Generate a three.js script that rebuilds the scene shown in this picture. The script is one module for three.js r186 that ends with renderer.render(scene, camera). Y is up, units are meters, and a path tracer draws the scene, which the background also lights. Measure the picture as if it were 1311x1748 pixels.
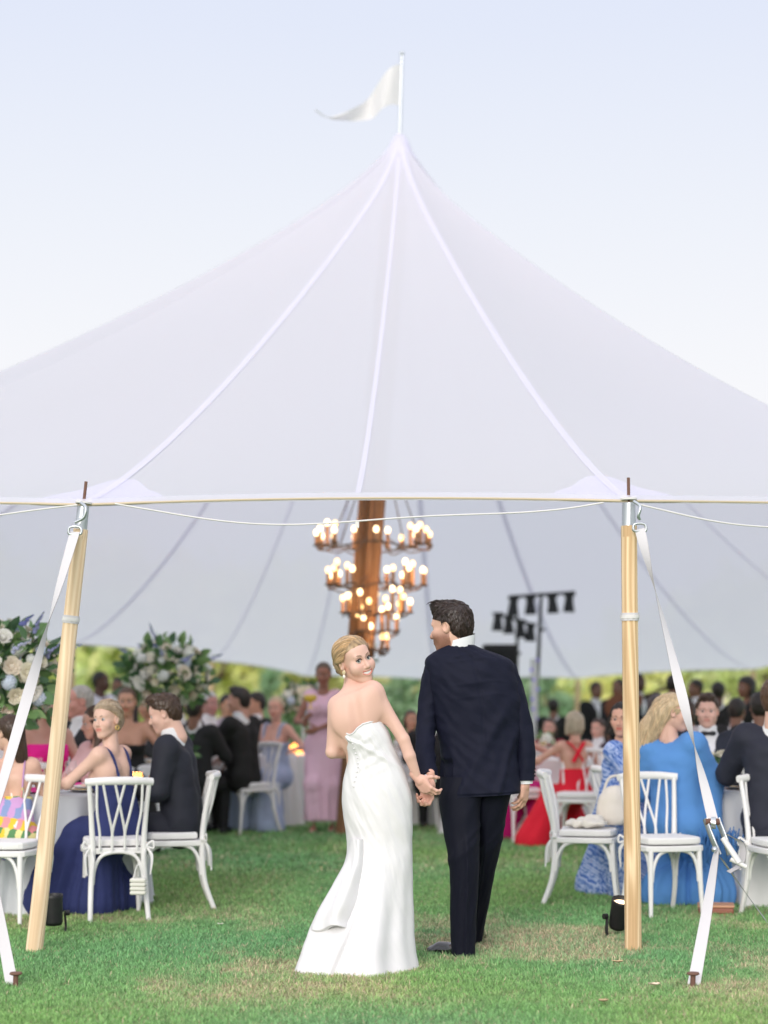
import * as THREE from 'three';
import { mergeGeometries } from 'three/addons/utils/BufferGeometryUtils.js';
import { ImprovedNoise } from 'three/addons/math/ImprovedNoise.js';
import { RoundedBoxGeometry } from 'three/addons/geometries/RoundedBoxGeometry.js';

// ---------- camera, sky, sun, exposure ----------
const F = 3400, HZ = 1170, CX = 655.5, CH = 1.43;             // focal length, horizon row, centre column in pixels of the photograph; eye height
const scene = new THREE.Scene();
const camera = new THREE.PerspectiveCamera(2 * Math.atan(874 / F) * 180 / Math.PI, 1311 / 1748, 0.1, 3000);
camera.position.set(0, CH, 0);
camera.lookAt(0, CH, -10);
camera.setViewOffset(1311, 1748, 0, 874 - HZ, 1311, 1748);
camera.focus = 10.15;
camera.userData.fStop = 1.4;
const renderer = new THREE.WebGLRenderer();
renderer.toneMapping = THREE.LinearToneMapping;
renderer.toneMappingExposure = 1.8;
renderer.shadowMap.enabled = true;
{
  const W = 512, H = 256, a = new Float32Array(W * H * 4);
  const stops = [[-90, 0.27, 0.3, 0.235], [-4, 0.36, 0.38, 0.33], [0, 0.54, 0.537, 0.538], [5, 0.534, 0.534, 0.54], [9, 0.515, 0.52, 0.54], [13, 0.478, 0.495, 0.535], [19, 0.42, 0.45, 0.53], [35, 0.55, 0.565, 0.62], [90, 0.68, 0.69, 0.735]];
  const glow = new THREE.Vector3(-0.25, 0.34, 0.90).normalize();
  for (let j = 0; j < H; j++) for (let i = 0; i < W; i++) {
    const el = ((j + .5) / H - .5) * 180, az = ((i + .5) / W) * 2 * Math.PI;
    let k = 0; while (k < stops.length - 2 && el > stops[k + 1][0]) k++;
    const A = stops[k], B = stops[k + 1], t = Math.min(1, Math.max(0, (el - A[0]) / (B[0] - A[0])));
    const e = el * Math.PI / 180;
    const dir = new THREE.Vector3(-Math.cos(e) * Math.cos(az), Math.sin(e), -Math.cos(e) * Math.sin(az));   // equirectangular direction of this texel
    const g = el > -3 ? Math.pow(Math.max(0, dir.dot(glow)), 3) * .5 : 0;                                       // wide bright evening sky round the low sun
    const o = (j * W + i) * 4;
    a[o] = A[1] + (B[1] - A[1]) * t + g * 1.0; a[o + 1] = A[2] + (B[2] - A[2]) * t + g * .92; a[o + 2] = A[3] + (B[3] - A[3]) * t + g * .82; a[o + 3] = 1;
  }
  const sky = new THREE.DataTexture(a, W, H, THREE.RGBAFormat, THREE.FloatType);
  sky.mapping = THREE.EquirectangularReflectionMapping; sky.magFilter = sky.minFilter = THREE.LinearFilter; sky.needsUpdate = true;
  scene.background = sky; scene.environment = sky;
}
const sun = new THREE.DirectionalLight(new THREE.Color(1, .93, .84), .9);
sun.position.set(-24, 33, 84); sun.castShadow = true; sun.shadow.radius = 40;
sun.shadow.mapSize.set(2048, 2048);
Object.assign(sun.shadow.camera, { left: -25, right: 25, top: 25, bottom: -25, near: 1, far: 220 });
sun.target.position.set(0, 0, -16);
scene.add(sun, sun.target);

// ---------- helpers ----------
const V = (x = 0, y = 0, z = 0) => new THREE.Vector3(x, y, z);
const C = (r, g, b) => new THREE.Color().setRGB(r, g, b);
let seed = 7;
const rnd = () => { seed = (seed + 0x6d2b79f5) | 0; let t = Math.imul(seed ^ (seed >>> 15), 1 | seed); t = (t + Math.imul(t ^ (t >>> 7), 61 | t)) ^ t; return ((t ^ (t >>> 14)) >>> 0) / 4294967296; };
const rr = (a, b) => a + (b - a) * rnd();
const noiseGen = new ImprovedNoise();
const nz = (x, y, z) => noiseGen.noise(x + 31.7, y + 17.3, z + 53.1);
const lerp = (a, b, t) => a + (b - a) * t, clamp = (x, a = 0, b = 1) => Math.min(b, Math.max(a, x));
const gsn = (x) => Math.exp(-x * x);
const sstep = (a, b, x) => { const t = clamp((x - a) / (b - a)); return t * t * (3 - 2 * t); };
const P = (px, py, d) => V((px - CX) / F * d, CH - (py - HZ) / F * d, -d);     // point of the place seen at a pixel, at a distance
const XW = (px, d) => (px - CX) / F * d;
const groundY = (d) => d < 20 ? 0 : d < 46 ? -(d - 20) * .033 : -.858 - (d - 46) * .004;   // the lawn falls away gently behind the tent

const mats = {};
function mat(color, rough = .7, extra = {}) { return new THREE.MeshPhysicalMaterial({ color: Array.isArray(color) ? C(...color) : color, roughness: rough, ...extra }); }
const used = {};
function numbered(n) { const k = used[n] = (used[n] ?? -1) + 1; return k ? n + '_' + String(k).padStart(3, '0') : n; }
function tag(o, label, category, group, kind) { if (label) o.userData.label = label; if (category) o.userData.category = category; if (group) o.userData.group = group; if (kind) o.userData.kind = kind; return o; }
function thing(name, label, category, pos = V(), yaw = 0, group) {
  const g = new THREE.Group(); g.name = numbered(name); g.position.copy(pos); g.rotation.y = yaw; scene.add(g);
  return tag(g, label, category, group);
}
function mesh(name, geo, m, parent) {
  const o = new THREE.Mesh(geo, m); o.castShadow = o.receiveShadow = true;
  o.name = parent ? name : numbered(name); (parent || scene).add(o); return o;
}
function copyOf(src, label, pos, yaw, scale) {
  const c = src.clone(); c.name = numbered(src.name.replace(/_\d{3}$/, '')); scene.add(c);
  if (label) c.userData = { ...src.userData, label };
  if (pos) c.position.copy(pos); if (yaw !== undefined) c.rotation.y = yaw; if (scale) c.scale.setScalar(scale);
  return c;
}
function join(list, keepColor = false) {
  const out = list.filter(Boolean).map((g) => {
    g = g.clone();
    for (const k of Object.keys(g.attributes)) if (!['position', 'normal', 'uv'].includes(k) && !(k === 'color' && keepColor)) g.deleteAttribute(k);
    const n = g.attributes.position.count;
    if (!g.attributes.normal) g.computeVertexNormals();
    if (!g.attributes.uv) g.setAttribute('uv', new THREE.BufferAttribute(new Float32Array(n * 2), 2));
    if (keepColor && !g.attributes.color) g.setAttribute('color', new THREE.BufferAttribute(new Float32Array(n * 3).fill(1), 3));
    if (!g.index) g.setIndex([...Array(n).keys()]);
    return g;
  });
  return mergeGeometries(out);
}
const mv = (g, x, y, z) => g.translate(x, y, z);
function paint(g, fn) { const p = g.attributes.position, a = new Float32Array(p.count * 3); for (let i = 0; i < p.count; i++) { const c = fn(p.getX(i), p.getY(i), p.getZ(i)); a[i * 3] = c[0]; a[i * 3 + 1] = c[1]; a[i * 3 + 2] = c[2]; } g.setAttribute('color', new THREE.BufferAttribute(a, 3)); return g; }
// grid of points [rows][cols] -> surface
function sheet(rows, closed = false, flip = false) {
  const nr = rows.length, nc = rows[0].length, pos = [], uv = [], idx = [];
  let v = 0;
  for (let i = 0; i < nr; i++) { if (i) v += rows[i][0].distanceTo(rows[i - 1][0]); let u = 0; for (let j = 0; j < nc; j++) { if (j) u += rows[i][j].distanceTo(rows[i][j - 1]); const p = rows[i][j]; pos.push(p.x, p.y, p.z); uv.push(u, v); } }
  const m = closed ? nc : nc - 1;
  for (let i = 0; i < nr - 1; i++) for (let j = 0; j < m; j++) { const a = i * nc + j, b = i * nc + (j + 1) % nc, c = a + nc, d = b + nc; flip ? idx.push(a, c, b, b, c, d) : idx.push(a, b, c, b, d, c); }
  const g = new THREE.BufferGeometry();
  g.setAttribute('position', new THREE.Float32BufferAttribute(pos, 3)); g.setAttribute('uv', new THREE.Float32BufferAttribute(uv, 2)); g.setIndex(idx); g.computeVertexNormals();
  return g;
}
// tube of varying radius through points; squash flattens it along `flat`
function rod(pts, r, sides = 8, n = 0, o = {}) {
  const pp = pts.map((p) => Array.isArray(p) ? V(...p) : p);
  const curve = pp.length > 2 ? new THREE.CatmullRomCurve3(pp, !!o.closed, 'centripetal') : new THREE.LineCurve3(pp[0], pp[1]);
  n = n || (pp.length > 2 ? pp.length * 5 : 1);
  const rf = typeof r === 'function' ? r : Array.isArray(r) ? (t) => { const x = t * (r.length - 1), i = Math.min(r.length - 2, Math.floor(x)); return lerp(r[i], r[i + 1], x - i); } : () => r;
  const rows = []; let nrm = null, prev = null;
  for (let i = 0; i <= n; i++) {
    const t = i / n, p = pp.length > 2 ? curve.getPoint(t) : pp[0].clone().lerp(pp[1], t), tan = curve.getTangent(t).normalize();
    if (!nrm) { nrm = o.up ? V(...o.up) : Math.abs(tan.y) < .9 ? V(0, 1, 0) : V(1, 0, 0); nrm.addScaledVector(tan, -nrm.dot(tan)).normalize(); }
    else { nrm.addScaledVector(tan, -nrm.dot(tan)).normalize(); }
    const bin = tan.clone().cross(nrm), row = [];
    for (let j = 0; j < sides; j++) { const a = -j / sides * 2 * Math.PI + (o.phase || 0); let q = rf(t, a); row.push(p.clone().addScaledVector(nrm, Math.cos(a) * q * (o.sy || 1)).addScaledVector(bin, Math.sin(a) * q * (o.sx || 1))); }
    rows.push(row); prev = p;
  }
  if (o.closed) return sheet(rows, true);
  const g = sheet(rows, true);
  const caps = [];
  for (const [row, f] of [[rows[0], 1], [rows[n], 0]]) { const c = row.reduce((s, q) => s.add(q), V()).multiplyScalar(1 / sides); const pos = [c.x, c.y, c.z]; for (const q of row) pos.push(q.x, q.y, q.z); const idx = []; for (let j = 0; j < sides; j++) f ? idx.push(0, 1 + (j + 1) % sides, 1 + j) : idx.push(0, 1 + j, 1 + (j + 1) % sides); const cg = new THREE.BufferGeometry(); cg.setAttribute('position', new THREE.Float32BufferAttribute(pos, 3)); cg.setIndex(idx); cg.computeVertexNormals(); caps.push(cg); }
  return join([g, ...caps]);
}
const box = (w, h, d, x = 0, y = 0, z = 0, r = 0) => (r ? new RoundedBoxGeometry(w, h, d, 2, r) : new THREE.BoxGeometry(w, h, d)).translate(x, y, z);
const lathe = (pts, n = 24) => new THREE.LatheGeometry(pts.map((p) => new THREE.Vector2(p[0], p[1])), n);
const ball = (r, x = 0, y = 0, z = 0, n = 12) => new THREE.SphereGeometry(r, n, Math.max(6, Math.round(n * .7))).translate(x, y, z);

// ---------- distance fields meshed with surface nets ----------
const cap = (a, b, ra, rb = ra) => ({ a, b, ra, rb, ba: b.clone().sub(a), l: Math.max(1e-9, b.clone().sub(a).lengthSq()) });
const ell = (c, r, q) => ({ c, r, q: q ? q.clone().invert() : null });
const _p = V(), _q = V();
function primD(s, p) {
  if (s.a) { _q.copy(p).sub(s.a); const t = clamp(_q.dot(s.ba) / s.l); return Math.sqrt((_q.x - s.ba.x * t) ** 2 + (_q.y - s.ba.y * t) ** 2 + (_q.z - s.ba.z * t) ** 2) - lerp(s.ra, s.rb, t); }
  _q.copy(p).sub(s.c); if (s.q) _q.applyQuaternion(s.q);
  const k0 = Math.hypot(_q.x / s.r[0], _q.y / s.r[1], _q.z / s.r[2]), k1 = Math.hypot(_q.x / s.r[0] ** 2, _q.y / s.r[1] ** 2, _q.z / s.r[2] ** 2);
  return k1 < 1e-9 ? -Math.min(...s.r) : k0 * (k0 - 1) / k1;
}
const smin = (a, b, k) => { const h = Math.max(k - Math.abs(a - b), 0) / k; return Math.min(a, b) - h * h * k * .25; };
function union(list, k) { return (p) => { let d = 1e3; for (const s of list) d = smin(d, primD(s, p), s.k ?? k); return d; }; }
function boundsOf(list, pad) { const b = new THREE.Box3(); for (const s of list) { if (s.a) for (const [q, r] of [[s.a, s.ra], [s.b, s.rb]]) { b.expandByPoint(V(q.x - r, q.y - r, q.z - r)); b.expandByPoint(V(q.x + r, q.y + r, q.z + r)); } else { const m = s.q ? Math.max(...s.r) : 0; b.expandByPoint(V(s.c.x - (m || s.r[0]), s.c.y - (m || s.r[1]), s.c.z - (m || s.r[2]))); b.expandByPoint(V(s.c.x + (m || s.r[0]), s.c.y + (m || s.r[1]), s.c.z + (m || s.r[2]))); } } return b.expandByScalar(pad); }
function nets(f, b, h, slack = 0.03) {
  const nx = Math.ceil((b.max.x - b.min.x) / h) + 2, ny = Math.ceil((b.max.y - b.min.y) / h) + 2, nzz = Math.ceil((b.max.z - b.min.z) / h) + 2;
  const v = new Float32Array(nx * ny * nzz), B = 6, q = V(), id = (i, j, k) => i + nx * (j + ny * k), half = B * h * .87;
  for (let K = 0; K < nzz; K += B) for (let J = 0; J < ny; J += B) for (let I = 0; I < nx; I += B) {
    const c = f(q.set(b.min.x + (I + B / 2) * h, b.min.y + (J + B / 2) * h, b.min.z + (K + B / 2) * h)), far = Math.abs(c) > half * 1.35 + slack;
    for (let k = K; k < Math.min(K + B, nzz); k++) for (let j = J; j < Math.min(J + B, ny); j++) for (let i = I; i < Math.min(I + B, nx); i++) v[id(i, j, k)] = far ? c : f(q.set(b.min.x + i * h, b.min.y + j * h, b.min.z + k * h));
  }
  const vid = new Int32Array(nx * ny * nzz).fill(-1), pos = [], idx = [];
  for (let k = 0; k < nzz - 1; k++) for (let j = 0; j < ny - 1; j++) for (let i = 0; i < nx - 1; i++) {
    let m = 0, n = 0, sx = 0, sy = 0, sz = 0; const c = [];
    for (let e = 0; e < 8; e++) { const d = v[id(i + (e & 1), j + ((e >> 1) & 1), k + (e >> 2))]; c.push(d); if (d < 0) m |= 1 << e; }
    if (m === 0 || m === 255) continue;
    for (let e = 0; e < 8; e++) for (const ax of [1, 2, 4]) { if (e & ax) continue; const g = e | ax; if ((c[e] < 0) === (c[g] < 0)) continue; const t = c[e] / (c[e] - c[g]); n++; sx += (e & 1) + (ax === 1 ? t : 0); sy += ((e >> 1) & 1) + (ax === 2 ? t : 0); sz += (e >> 2) + (ax === 4 ? t : 0); }
    vid[id(i, j, k)] = pos.length / 3; pos.push(b.min.x + (i + sx / n) * h, b.min.y + (j + sy / n) * h, b.min.z + (k + sz / n) * h);
  }
  const quad = (a, bb, c, d, s) => { if (a < 0 || bb < 0 || c < 0 || d < 0) return; s ? idx.push(a, bb, c, a, c, d) : idx.push(a, c, bb, a, d, c); };
  for (let k = 1; k < nzz - 1; k++) for (let j = 1; j < ny - 1; j++) for (let i = 1; i < nx - 1; i++) {
    const s = v[id(i, j, k)] < 0;
    if (s !== v[id(i + 1, j, k)] < 0) quad(vid[id(i, j - 1, k - 1)], vid[id(i, j, k - 1)], vid[id(i, j, k)], vid[id(i, j - 1, k)], s);
    if (s !== v[id(i, j + 1, k)] < 0) quad(vid[id(i - 1, j, k - 1)], vid[id(i - 1, j, k)], vid[id(i, j, k)], vid[id(i, j, k - 1)], s);
    if (s !== v[id(i, j, k + 1)] < 0) quad(vid[id(i - 1, j - 1, k)], vid[id(i, j - 1, k)], vid[id(i, j, k)], vid[id(i - 1, j, k)], s);
  }
  const g = new THREE.BufferGeometry();
  g.setAttribute('position', new THREE.Float32BufferAttribute(pos, 3)); g.setIndex(idx); g.computeVertexNormals();
  return g;
}
const netsOf = (list, k, h, mod, pad = .02) => { const u = union(list, k); return nets(mod ? (p) => mod(u(p), p) : u, boundsOf(list, pad), h); };
// texture computed from a function of (u, v) in 0..1 that tiles
function tex(n, fn, srgb = true, rep = 1) {
  const a = new Uint8Array(n * n * 4);
  for (let j = 0; j < n; j++) for (let i = 0; i < n; i++) { const c = fn(i / n, j / n), o = (j * n + i) * 4; a[o] = clamp(c[0]) * 255; a[o + 1] = clamp(c[1]) * 255; a[o + 2] = clamp(c[2]) * 255; a[o + 3] = 255; }
  const t = new THREE.DataTexture(a, n, n); t.wrapS = t.wrapT = THREE.RepeatWrapping; t.magFilter = THREE.LinearFilter; t.minFilter = THREE.LinearMipmapLinearFilter; t.generateMipmaps = true;
  if (srgb) t.colorSpace = THREE.SRGBColorSpace; t.repeat.set(rep, rep); t.needsUpdate = true; return t;
}
const tn = (u, v, f, s = 0) => { // tiling noise
  const a = u * 2 * Math.PI, b = v * 2 * Math.PI, k = f / (2 * Math.PI); return noiseGen.noise(Math.cos(a) * k + s, Math.sin(a) * k + Math.cos(b) * k * .83 + s * 1.7, Math.sin(b) * k + 9.1 + s);
};
// ---------- the lawn ----------
const lawnPatch = (x, z) => { // share of dry straw at a place
  const n = nz(x * .9, 0, z * .55) * .6 + nz(x * 2.3, 3, z * 1.7) * .4 + nz(x * 6, 8, z * 6) * .22, d = -z;
  return clamp(sstep(.0, .5, n + .16) * (sstep(8.5, 9.3, d) * (1 - sstep(11.2, 13, d)) * .95 + .22));
};
{
  const xs = [], ds = [-60, -20, 0, 4, 7, 9, 11, 13, 15, 17, 20, 23, 26, 30, 34, 38, 42, 46, 60, 90, 160, 400, 1500];
  for (let i = -24; i <= 24; i++) xs.push(Math.sign(i) * (Math.abs(i) < 13 ? Math.abs(i) * .5 : 6 + Math.pow(Math.abs(i) - 12, 2.75)));
  const rows = ds.map((d) => xs.map((x) => V(x, groundY(d), -d)));
  const g = sheet(rows);
  const uv = g.attributes.uv, p = g.attributes.position; for (let i = 0; i < p.count; i++) uv.setXY(i, p.getX(i) / 2.4, p.getZ(i) / 2.4);
  const t = tex(512, (u, v) => { const a = tn(u, v, 60) * .5 + tn(u, v, 24, 3) * .35 + tn(u, v, 7, 5) * .3; const dry = clamp(tn(u, v, 16, 9) * 1.3 + .05); const k = .86 + a * .5; return [lerp(.36, .66, dry) * k, lerp(.57, .62, dry) * k, lerp(.33, .45, dry) * k]; });
  const b = tex(512, (u, v) => { const a = .5 + tn(u, v, 80, 2) * .6 + tn(u, v, 34, 7) * .4; return [a, a, a]; }, false);
  tag(mesh('lawn', g, mat([1, 1, 1], .95, { map: t, bumpMap: b, bumpScale: .02 })), 'mown green lawn with dry straw coloured patches', 'lawn', null, 'structure');
}
{ // blades of grass, thick where the camera is near
  const bl = [], cols = [];
  for (let i = 0; i < 5; i++) { const a = i * 1.3, w = .0022, h = .75 + .5 * ((i * 7) % 5) / 5, ox = Math.cos(a * 2.1) * .012, oz = Math.sin(a * 2.1) * .012, lx = Math.cos(a) * .6, lz = Math.sin(a) * .6; const px = Math.cos(a + 1.57) * w, pz = Math.sin(a + 1.57) * w, H = .03 * h;
    const g = new THREE.BufferGeometry(); g.setAttribute('position', new THREE.Float32BufferAttribute([ox - px, -.004, oz - pz, ox + px, -.004, oz + pz, ox + lx * H * .35 - px * .8, H * .6, oz + lz * H * .35 - pz * .8, ox + lx * H * .35 + px * .8, H * .6, oz + lz * H * .35 + pz * .8, ox + lx * H, H, oz + lz * H], 3)); g.setIndex([0, 1, 2, 1, 3, 2, 2, 3, 4]); g.computeVertexNormals(); bl.push(g); }
  const tuft = join(bl);
  const spots = [];
  const put = (d0, d1, n) => { for (let i = 0; i < n; i++) { const d = lerp(d0, d1, rnd()), half = d * .197 + .15; spots.push([rr(-half, half), d]); } };
  put(8.1, 10, 62000); put(10, 12, 52000); put(12, 15, 42000); put(15, 21, 40000); put(21, 30, 16000);
  const m = new THREE.InstancedMesh(tuft, mat([1, 1, 1], .75, { transmission: .3, thickness: 0, side: THREE.DoubleSide }), spots.length);
  const mm = new THREE.Matrix4(), q = new THREE.Quaternion(), e = new THREE.Euler(), col = new THREE.Color();
  spots.forEach(([x, d], i) => {
    const big = d > 15 ? 1.25 : 1, s = rr(.65, 1.3) * big, dry = lawnPatch(x, -d), straw = rnd() < dry * .55 + .11;
    e.set(rr(-.3, .3) + (straw ? rr(-.6, .6) : 0), rnd() * 6.28, rr(-.3, .3)); q.setFromEuler(e);
    mm.compose(V(x, groundY(d), -d), q, V(s * big * 1.1, s * (straw ? .75 : 1) * (d > 15 ? .8 : 1), s * big * 1.1)); m.setMatrixAt(i, mm);
    const v = rr(.5, 1.36), y = nz(x * .7, 4, d * .5);
    straw ? col.setRGB(.70 * v, .58 * v, .40 * v) : col.setRGB((.285 + .08 * y + .15 * dry) * v, (.54 + .03 * y + .03 * dry) * v, (.20 - .05 * y + .06 * dry) * v); m.setColorAt(i, col);
  });
  m.name = 'grass'; scene.add(m); m.receiveShadow = true; tag(m, 'short mown grass covering the lawn, green with straw blades', 'grass', null, 'stuff');
}

// ---------- the tent ----------
const M = {
  canvas: mat([.905, .89, 1.0], .95, { specularIntensity: .05, transmission: .53, thickness: 0, side: THREE.DoubleSide }),
  webbing: mat([.66, .64, .67], .9, { side: THREE.DoubleSide }),
  tapeM: mat([.915, .90, 1.0], .95, { specularIntensity: .05, transmission: .56, thickness: 0, side: THREE.DoubleSide }),
  innerTape: mat([.90, .87, .96], .95, { specularIntensity: .05, transmission: .55, thickness: 0, side: THREE.DoubleSide }),
  rope: mat([.62, .52, .38], .9), whiteRope: mat([.76, .74, .74], .9),
  steel: mat([.55, .58, .62], .35, { metalness: .85 }), rust: mat([.19, .10, .075], .8, { metalness: .2 }),
  black: mat([.012, .012, .014], .5), iron: mat([.13, .075, .05], .6),
  white: mat([.84, .83, .83], .42), cloth: mat([.83, .82, .81], .9),
};
{
  const wood = (r, g, b, w, knot) => tex(256, (u, v) => { const k = tn(u + .04 * Math.sin(v * 12.57), v * .25, 5) , f = Math.sin((u * 9 + k * 1.6 + .35 * Math.sin(v * 6.28)) * 6.28) * .5 + .5, gr = tn(u, v * .1, 70) * .5; const s = 1 - w * (f * .7 + gr * .45 + .1); return [r * s, g * Math.pow(s, 1.35), b * Math.pow(s, 1.8)]; });
  const t1 = wood(1, .91, .79, .12); t1.repeat.set(3.2, .45);
  const t2 = wood(.99, .89, .745, .22); t2.repeat.set(3.2, .45);
  const t3 = wood(.66, .49, .35, .30); t3.repeat.set(3, .3);
  M.woodPale = mat([1, .98, .97], .75, { map: t1 }); M.woodGold = mat([1, .98, .96], .75, { map: t2 }); M.woodDark = mat([.72, .74, .76], .55, { map: t3 });
  const weave = tex(128, (u, v) => { const a = .5 + .25 * Math.sin(u * 6.283 * 8) + .25 * Math.sin(v * 6.283 * 8); return [a, a, a]; }, false);
  M.webbing.bumpMap = weave; M.webbing.bumpScale = .0006; weave.repeat.set(20, 20);
}
const PEAK = P(682, 243, 19), MASTBASE = V(XW(590, 19), 0, -19);
const EAVE = [[1.307, 2.415, 10.64], [3.95, 2.38, 10.95], [4.75, 2.36, 13], [5.9, 2.35, 17], [7.2, 2.2, 22], [7.2, 1.9, 28], [6.3, 1.71, 34], [3.6, 1.57, 37], [1.0, 1.53, 38], [-1.4, 1.60, 35.5], [-2.6, 1.80, 30], [-4.0, 1.96, 25.5], [-6.9, 2.2, 22], [-8.2, 2.3, 18.8], [-6.75, 2.4, 13], [-4.3, 2.43, 10.95], [-1.605, 2.395, 10.64]].map(([x, y, d]) => V(x, y, -d));
const NE = EAVE.length;
function eaveAt(u) { const i = ((Math.floor(u) % NE) + NE) % NE, v = u - Math.floor(u), a = EAVE[i], b = EAVE[(i + 1) % NE], p = a.clone().lerp(b, v), s = 4 * v * (1 - v); const c = V(0, 0, -19).sub(p).setY(0).normalize(); p.addScaledVector(c, (i === NE - 1 ? .10 : .22) * s); p.y += .035 * s; return p; }
const PROF = (t, p = 1.5) => .95 * Math.pow(1 - t, p) + .05 * Math.exp(-20 * t);
const slack = [1.17, 1.33, 1.46, 1.5, 1.5, 1.5, 1.5, 1.5, 1.5, 1.5, 1.5, 1.5, 1.6, 1.6, 1.47, 1.3, 1.17];   // the front slope is drawn tighter than the others
function roofAt(u, t, off = 0) {
  const e = eaveAt(u), v = u - Math.floor(u), r = .07, dir = V(e.x - PEAK.x, 0, e.z - PEAK.z).normalize(), x0 = PEAK.x + dir.x * r, z0 = PEAK.z + dir.z * r;
  const p = V(lerp(x0, e.x, t), e.y + (PEAK.y - e.y) * PROF(t, lerp(slack[(Math.floor(u) + NE) % NE], slack[(Math.floor(u) + 1 + NE) % NE], v)), lerp(z0, e.z, t));
  p.y -= .035 * Math.sin(Math.PI * v) * 4 * t * (1 - t) * (1 - t) ; p.y += .010 * Math.sin(Math.min(v, 1 - v) * 75) * Math.exp(-(1 - t) / .09) * Math.exp(-Math.min(v, 1 - v) / .13) * (1 - t > .004 ? 1 : 0); p.y += off; return p;
}
{
  const t = thing('sailcloth_tent', 'large white sailcloth tent with a pointed peak above the wedding couple', 'tent', V(0, 0, -19));
  const L = (p) => p.sub(t.position);
  const rows = []; const NT = 64, NS = 44;
  for (let i = 0; i <= NT; i++) { const tt = Math.pow(i / NT, 1.5), row = []; for (let j = 0; j <= NE * NS; j++) row.push(L(roofAt(j / NS % NE, tt))); rows.push(row); }
  const roof = mesh('canopy', sheet(rows), M.canvas, t);
  const strip = (u0, w, t0, t1, off) => { const rs = []; for (let i = 0; i <= 40; i++) { const tt = lerp(t0, t1, i / 40), c = L(roofAt(u0, tt, off)), d = L(roofAt(u0 + .01, tt, off)), e = L(roofAt(u0 - .01, tt, off)); const s = d.sub(e).setY(0); const len = s.length(); s.normalize(); const row = []; for (let k = -1; k <= 1; k++) { const f = k * w * .5 / Math.max(len, 1e-4) * .02; row.push(L(roofAt(u0 + f, tt, off))); } rs.push(row); } return sheet(rs); };
  for (let i = 0; i < NE; i++) if (![1, 2, 14, 15].includes(i)) mesh('seam_webbing', strip(i + 1e-4, i === 0 || i === NE - 1 ? .05 : .075, .012, .995, i === 0 || i === NE - 1 ? .008 : -.010), i === 0 || i === NE - 1 ? M.tapeM : M.innerTape, t);
  mesh('panel_seam', strip(NE - .5, .03, .03, .99, .007), M.tapeM, t);
  for (const u of [0, NE - 1]) { // doubled cloth at the two front corners
    const pts = []; for (let a = 0; a <= 16; a++) { const row = []; for (let k = 0; k <= 8; k++) { const th = a / 16 * Math.PI, r = k / 8, s = r * (.9 + .1 * Math.cos(th * 4)); row.push(L(roofAt(u + Math.cos(th) * .14 * s, .999 - Math.sin(th) * .075 * s, .005))); } pts.push(row); } mesh('corner_patch', sheet(pts), M.patch = M.patch || mat([.905, .89, 1.0], .95, { specularIntensity: .05, transmission: .55, thickness: 0, side: THREE.DoubleSide }), t);
  }
  const edge = []; for (let j = 0; j < NE * 8; j++) edge.push(L(eaveAt(j / 8)));
  mesh('edge_rope', rod(edge, .0075, 6, NE * 16, { closed: true }), M.rope, t);
  const hem = [[], []]; for (let j = 0; j <= NE * 12; j++) { const e = L(eaveAt(j / 12 % NE)); hem[0].push(e.clone().add(V(0, -.012, 0))); hem[1].push(e.clone().add(V(0, .03, 0)).add(V(e.x, 0, e.z).normalize().multiplyScalar(.012))); }
  mesh('hem_band', sheet(hem), M.tapeM, t);
  mesh('peak_cap', mv(lathe([[.001, .10], [.05, .09], [.085, .03], [.13, -.09], [.17, -.2]], 20), PEAK.x, PEAK.y - .02, PEAK.z + 19), M.tapeM, t);
}
{ // loose white cord hung from pole to pole below the front edge
  const a = P(196, 860, 10.6), b = P(1030, 858, 10.6), pts = []; for (let i = 0; i <= 14; i++) { const v = i / 14, p = a.clone().lerp(b, v); p.y -= (.105 + .03 * Math.sin(v * 7)) * 4 * v * (1 - v); pts.push(p); }
  const t = thing('hanging_cord', 'thin white cord hung slack between the two front tent poles', 'cord', a.clone());
  mesh('cord', rod(pts.map((p) => p.clone().sub(a)), .0045, 6, 60), M.whiteRope, t);
  const q = pts[7].clone().sub(a); mesh('tag', box(.02, .035, .006, q.x - .01, q.y - .02, q.z, .002), M.whiteRope, t);
  const c = P(1085, 860, 10.6), e = P(1420, 905, 10.9), mid = P(1240, 893, 10.7);
  tag(mesh('hanging_cord', rod([c, mid, e], .0045, 6, 24), M.whiteRope), 'white cord running right from the right tent pole below the canopy edge', 'cord');
  const f = P(132, 862, 10.6), h = P(-60, 888, 10.8), m2 = P(50, 872, 10.7);
  tag(mesh('hanging_cord', rod([f, m2, h], .0045, 6, 24), M.whiteRope), 'white cord running left from the left tent pole below the canopy edge', 'cord');
}
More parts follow.
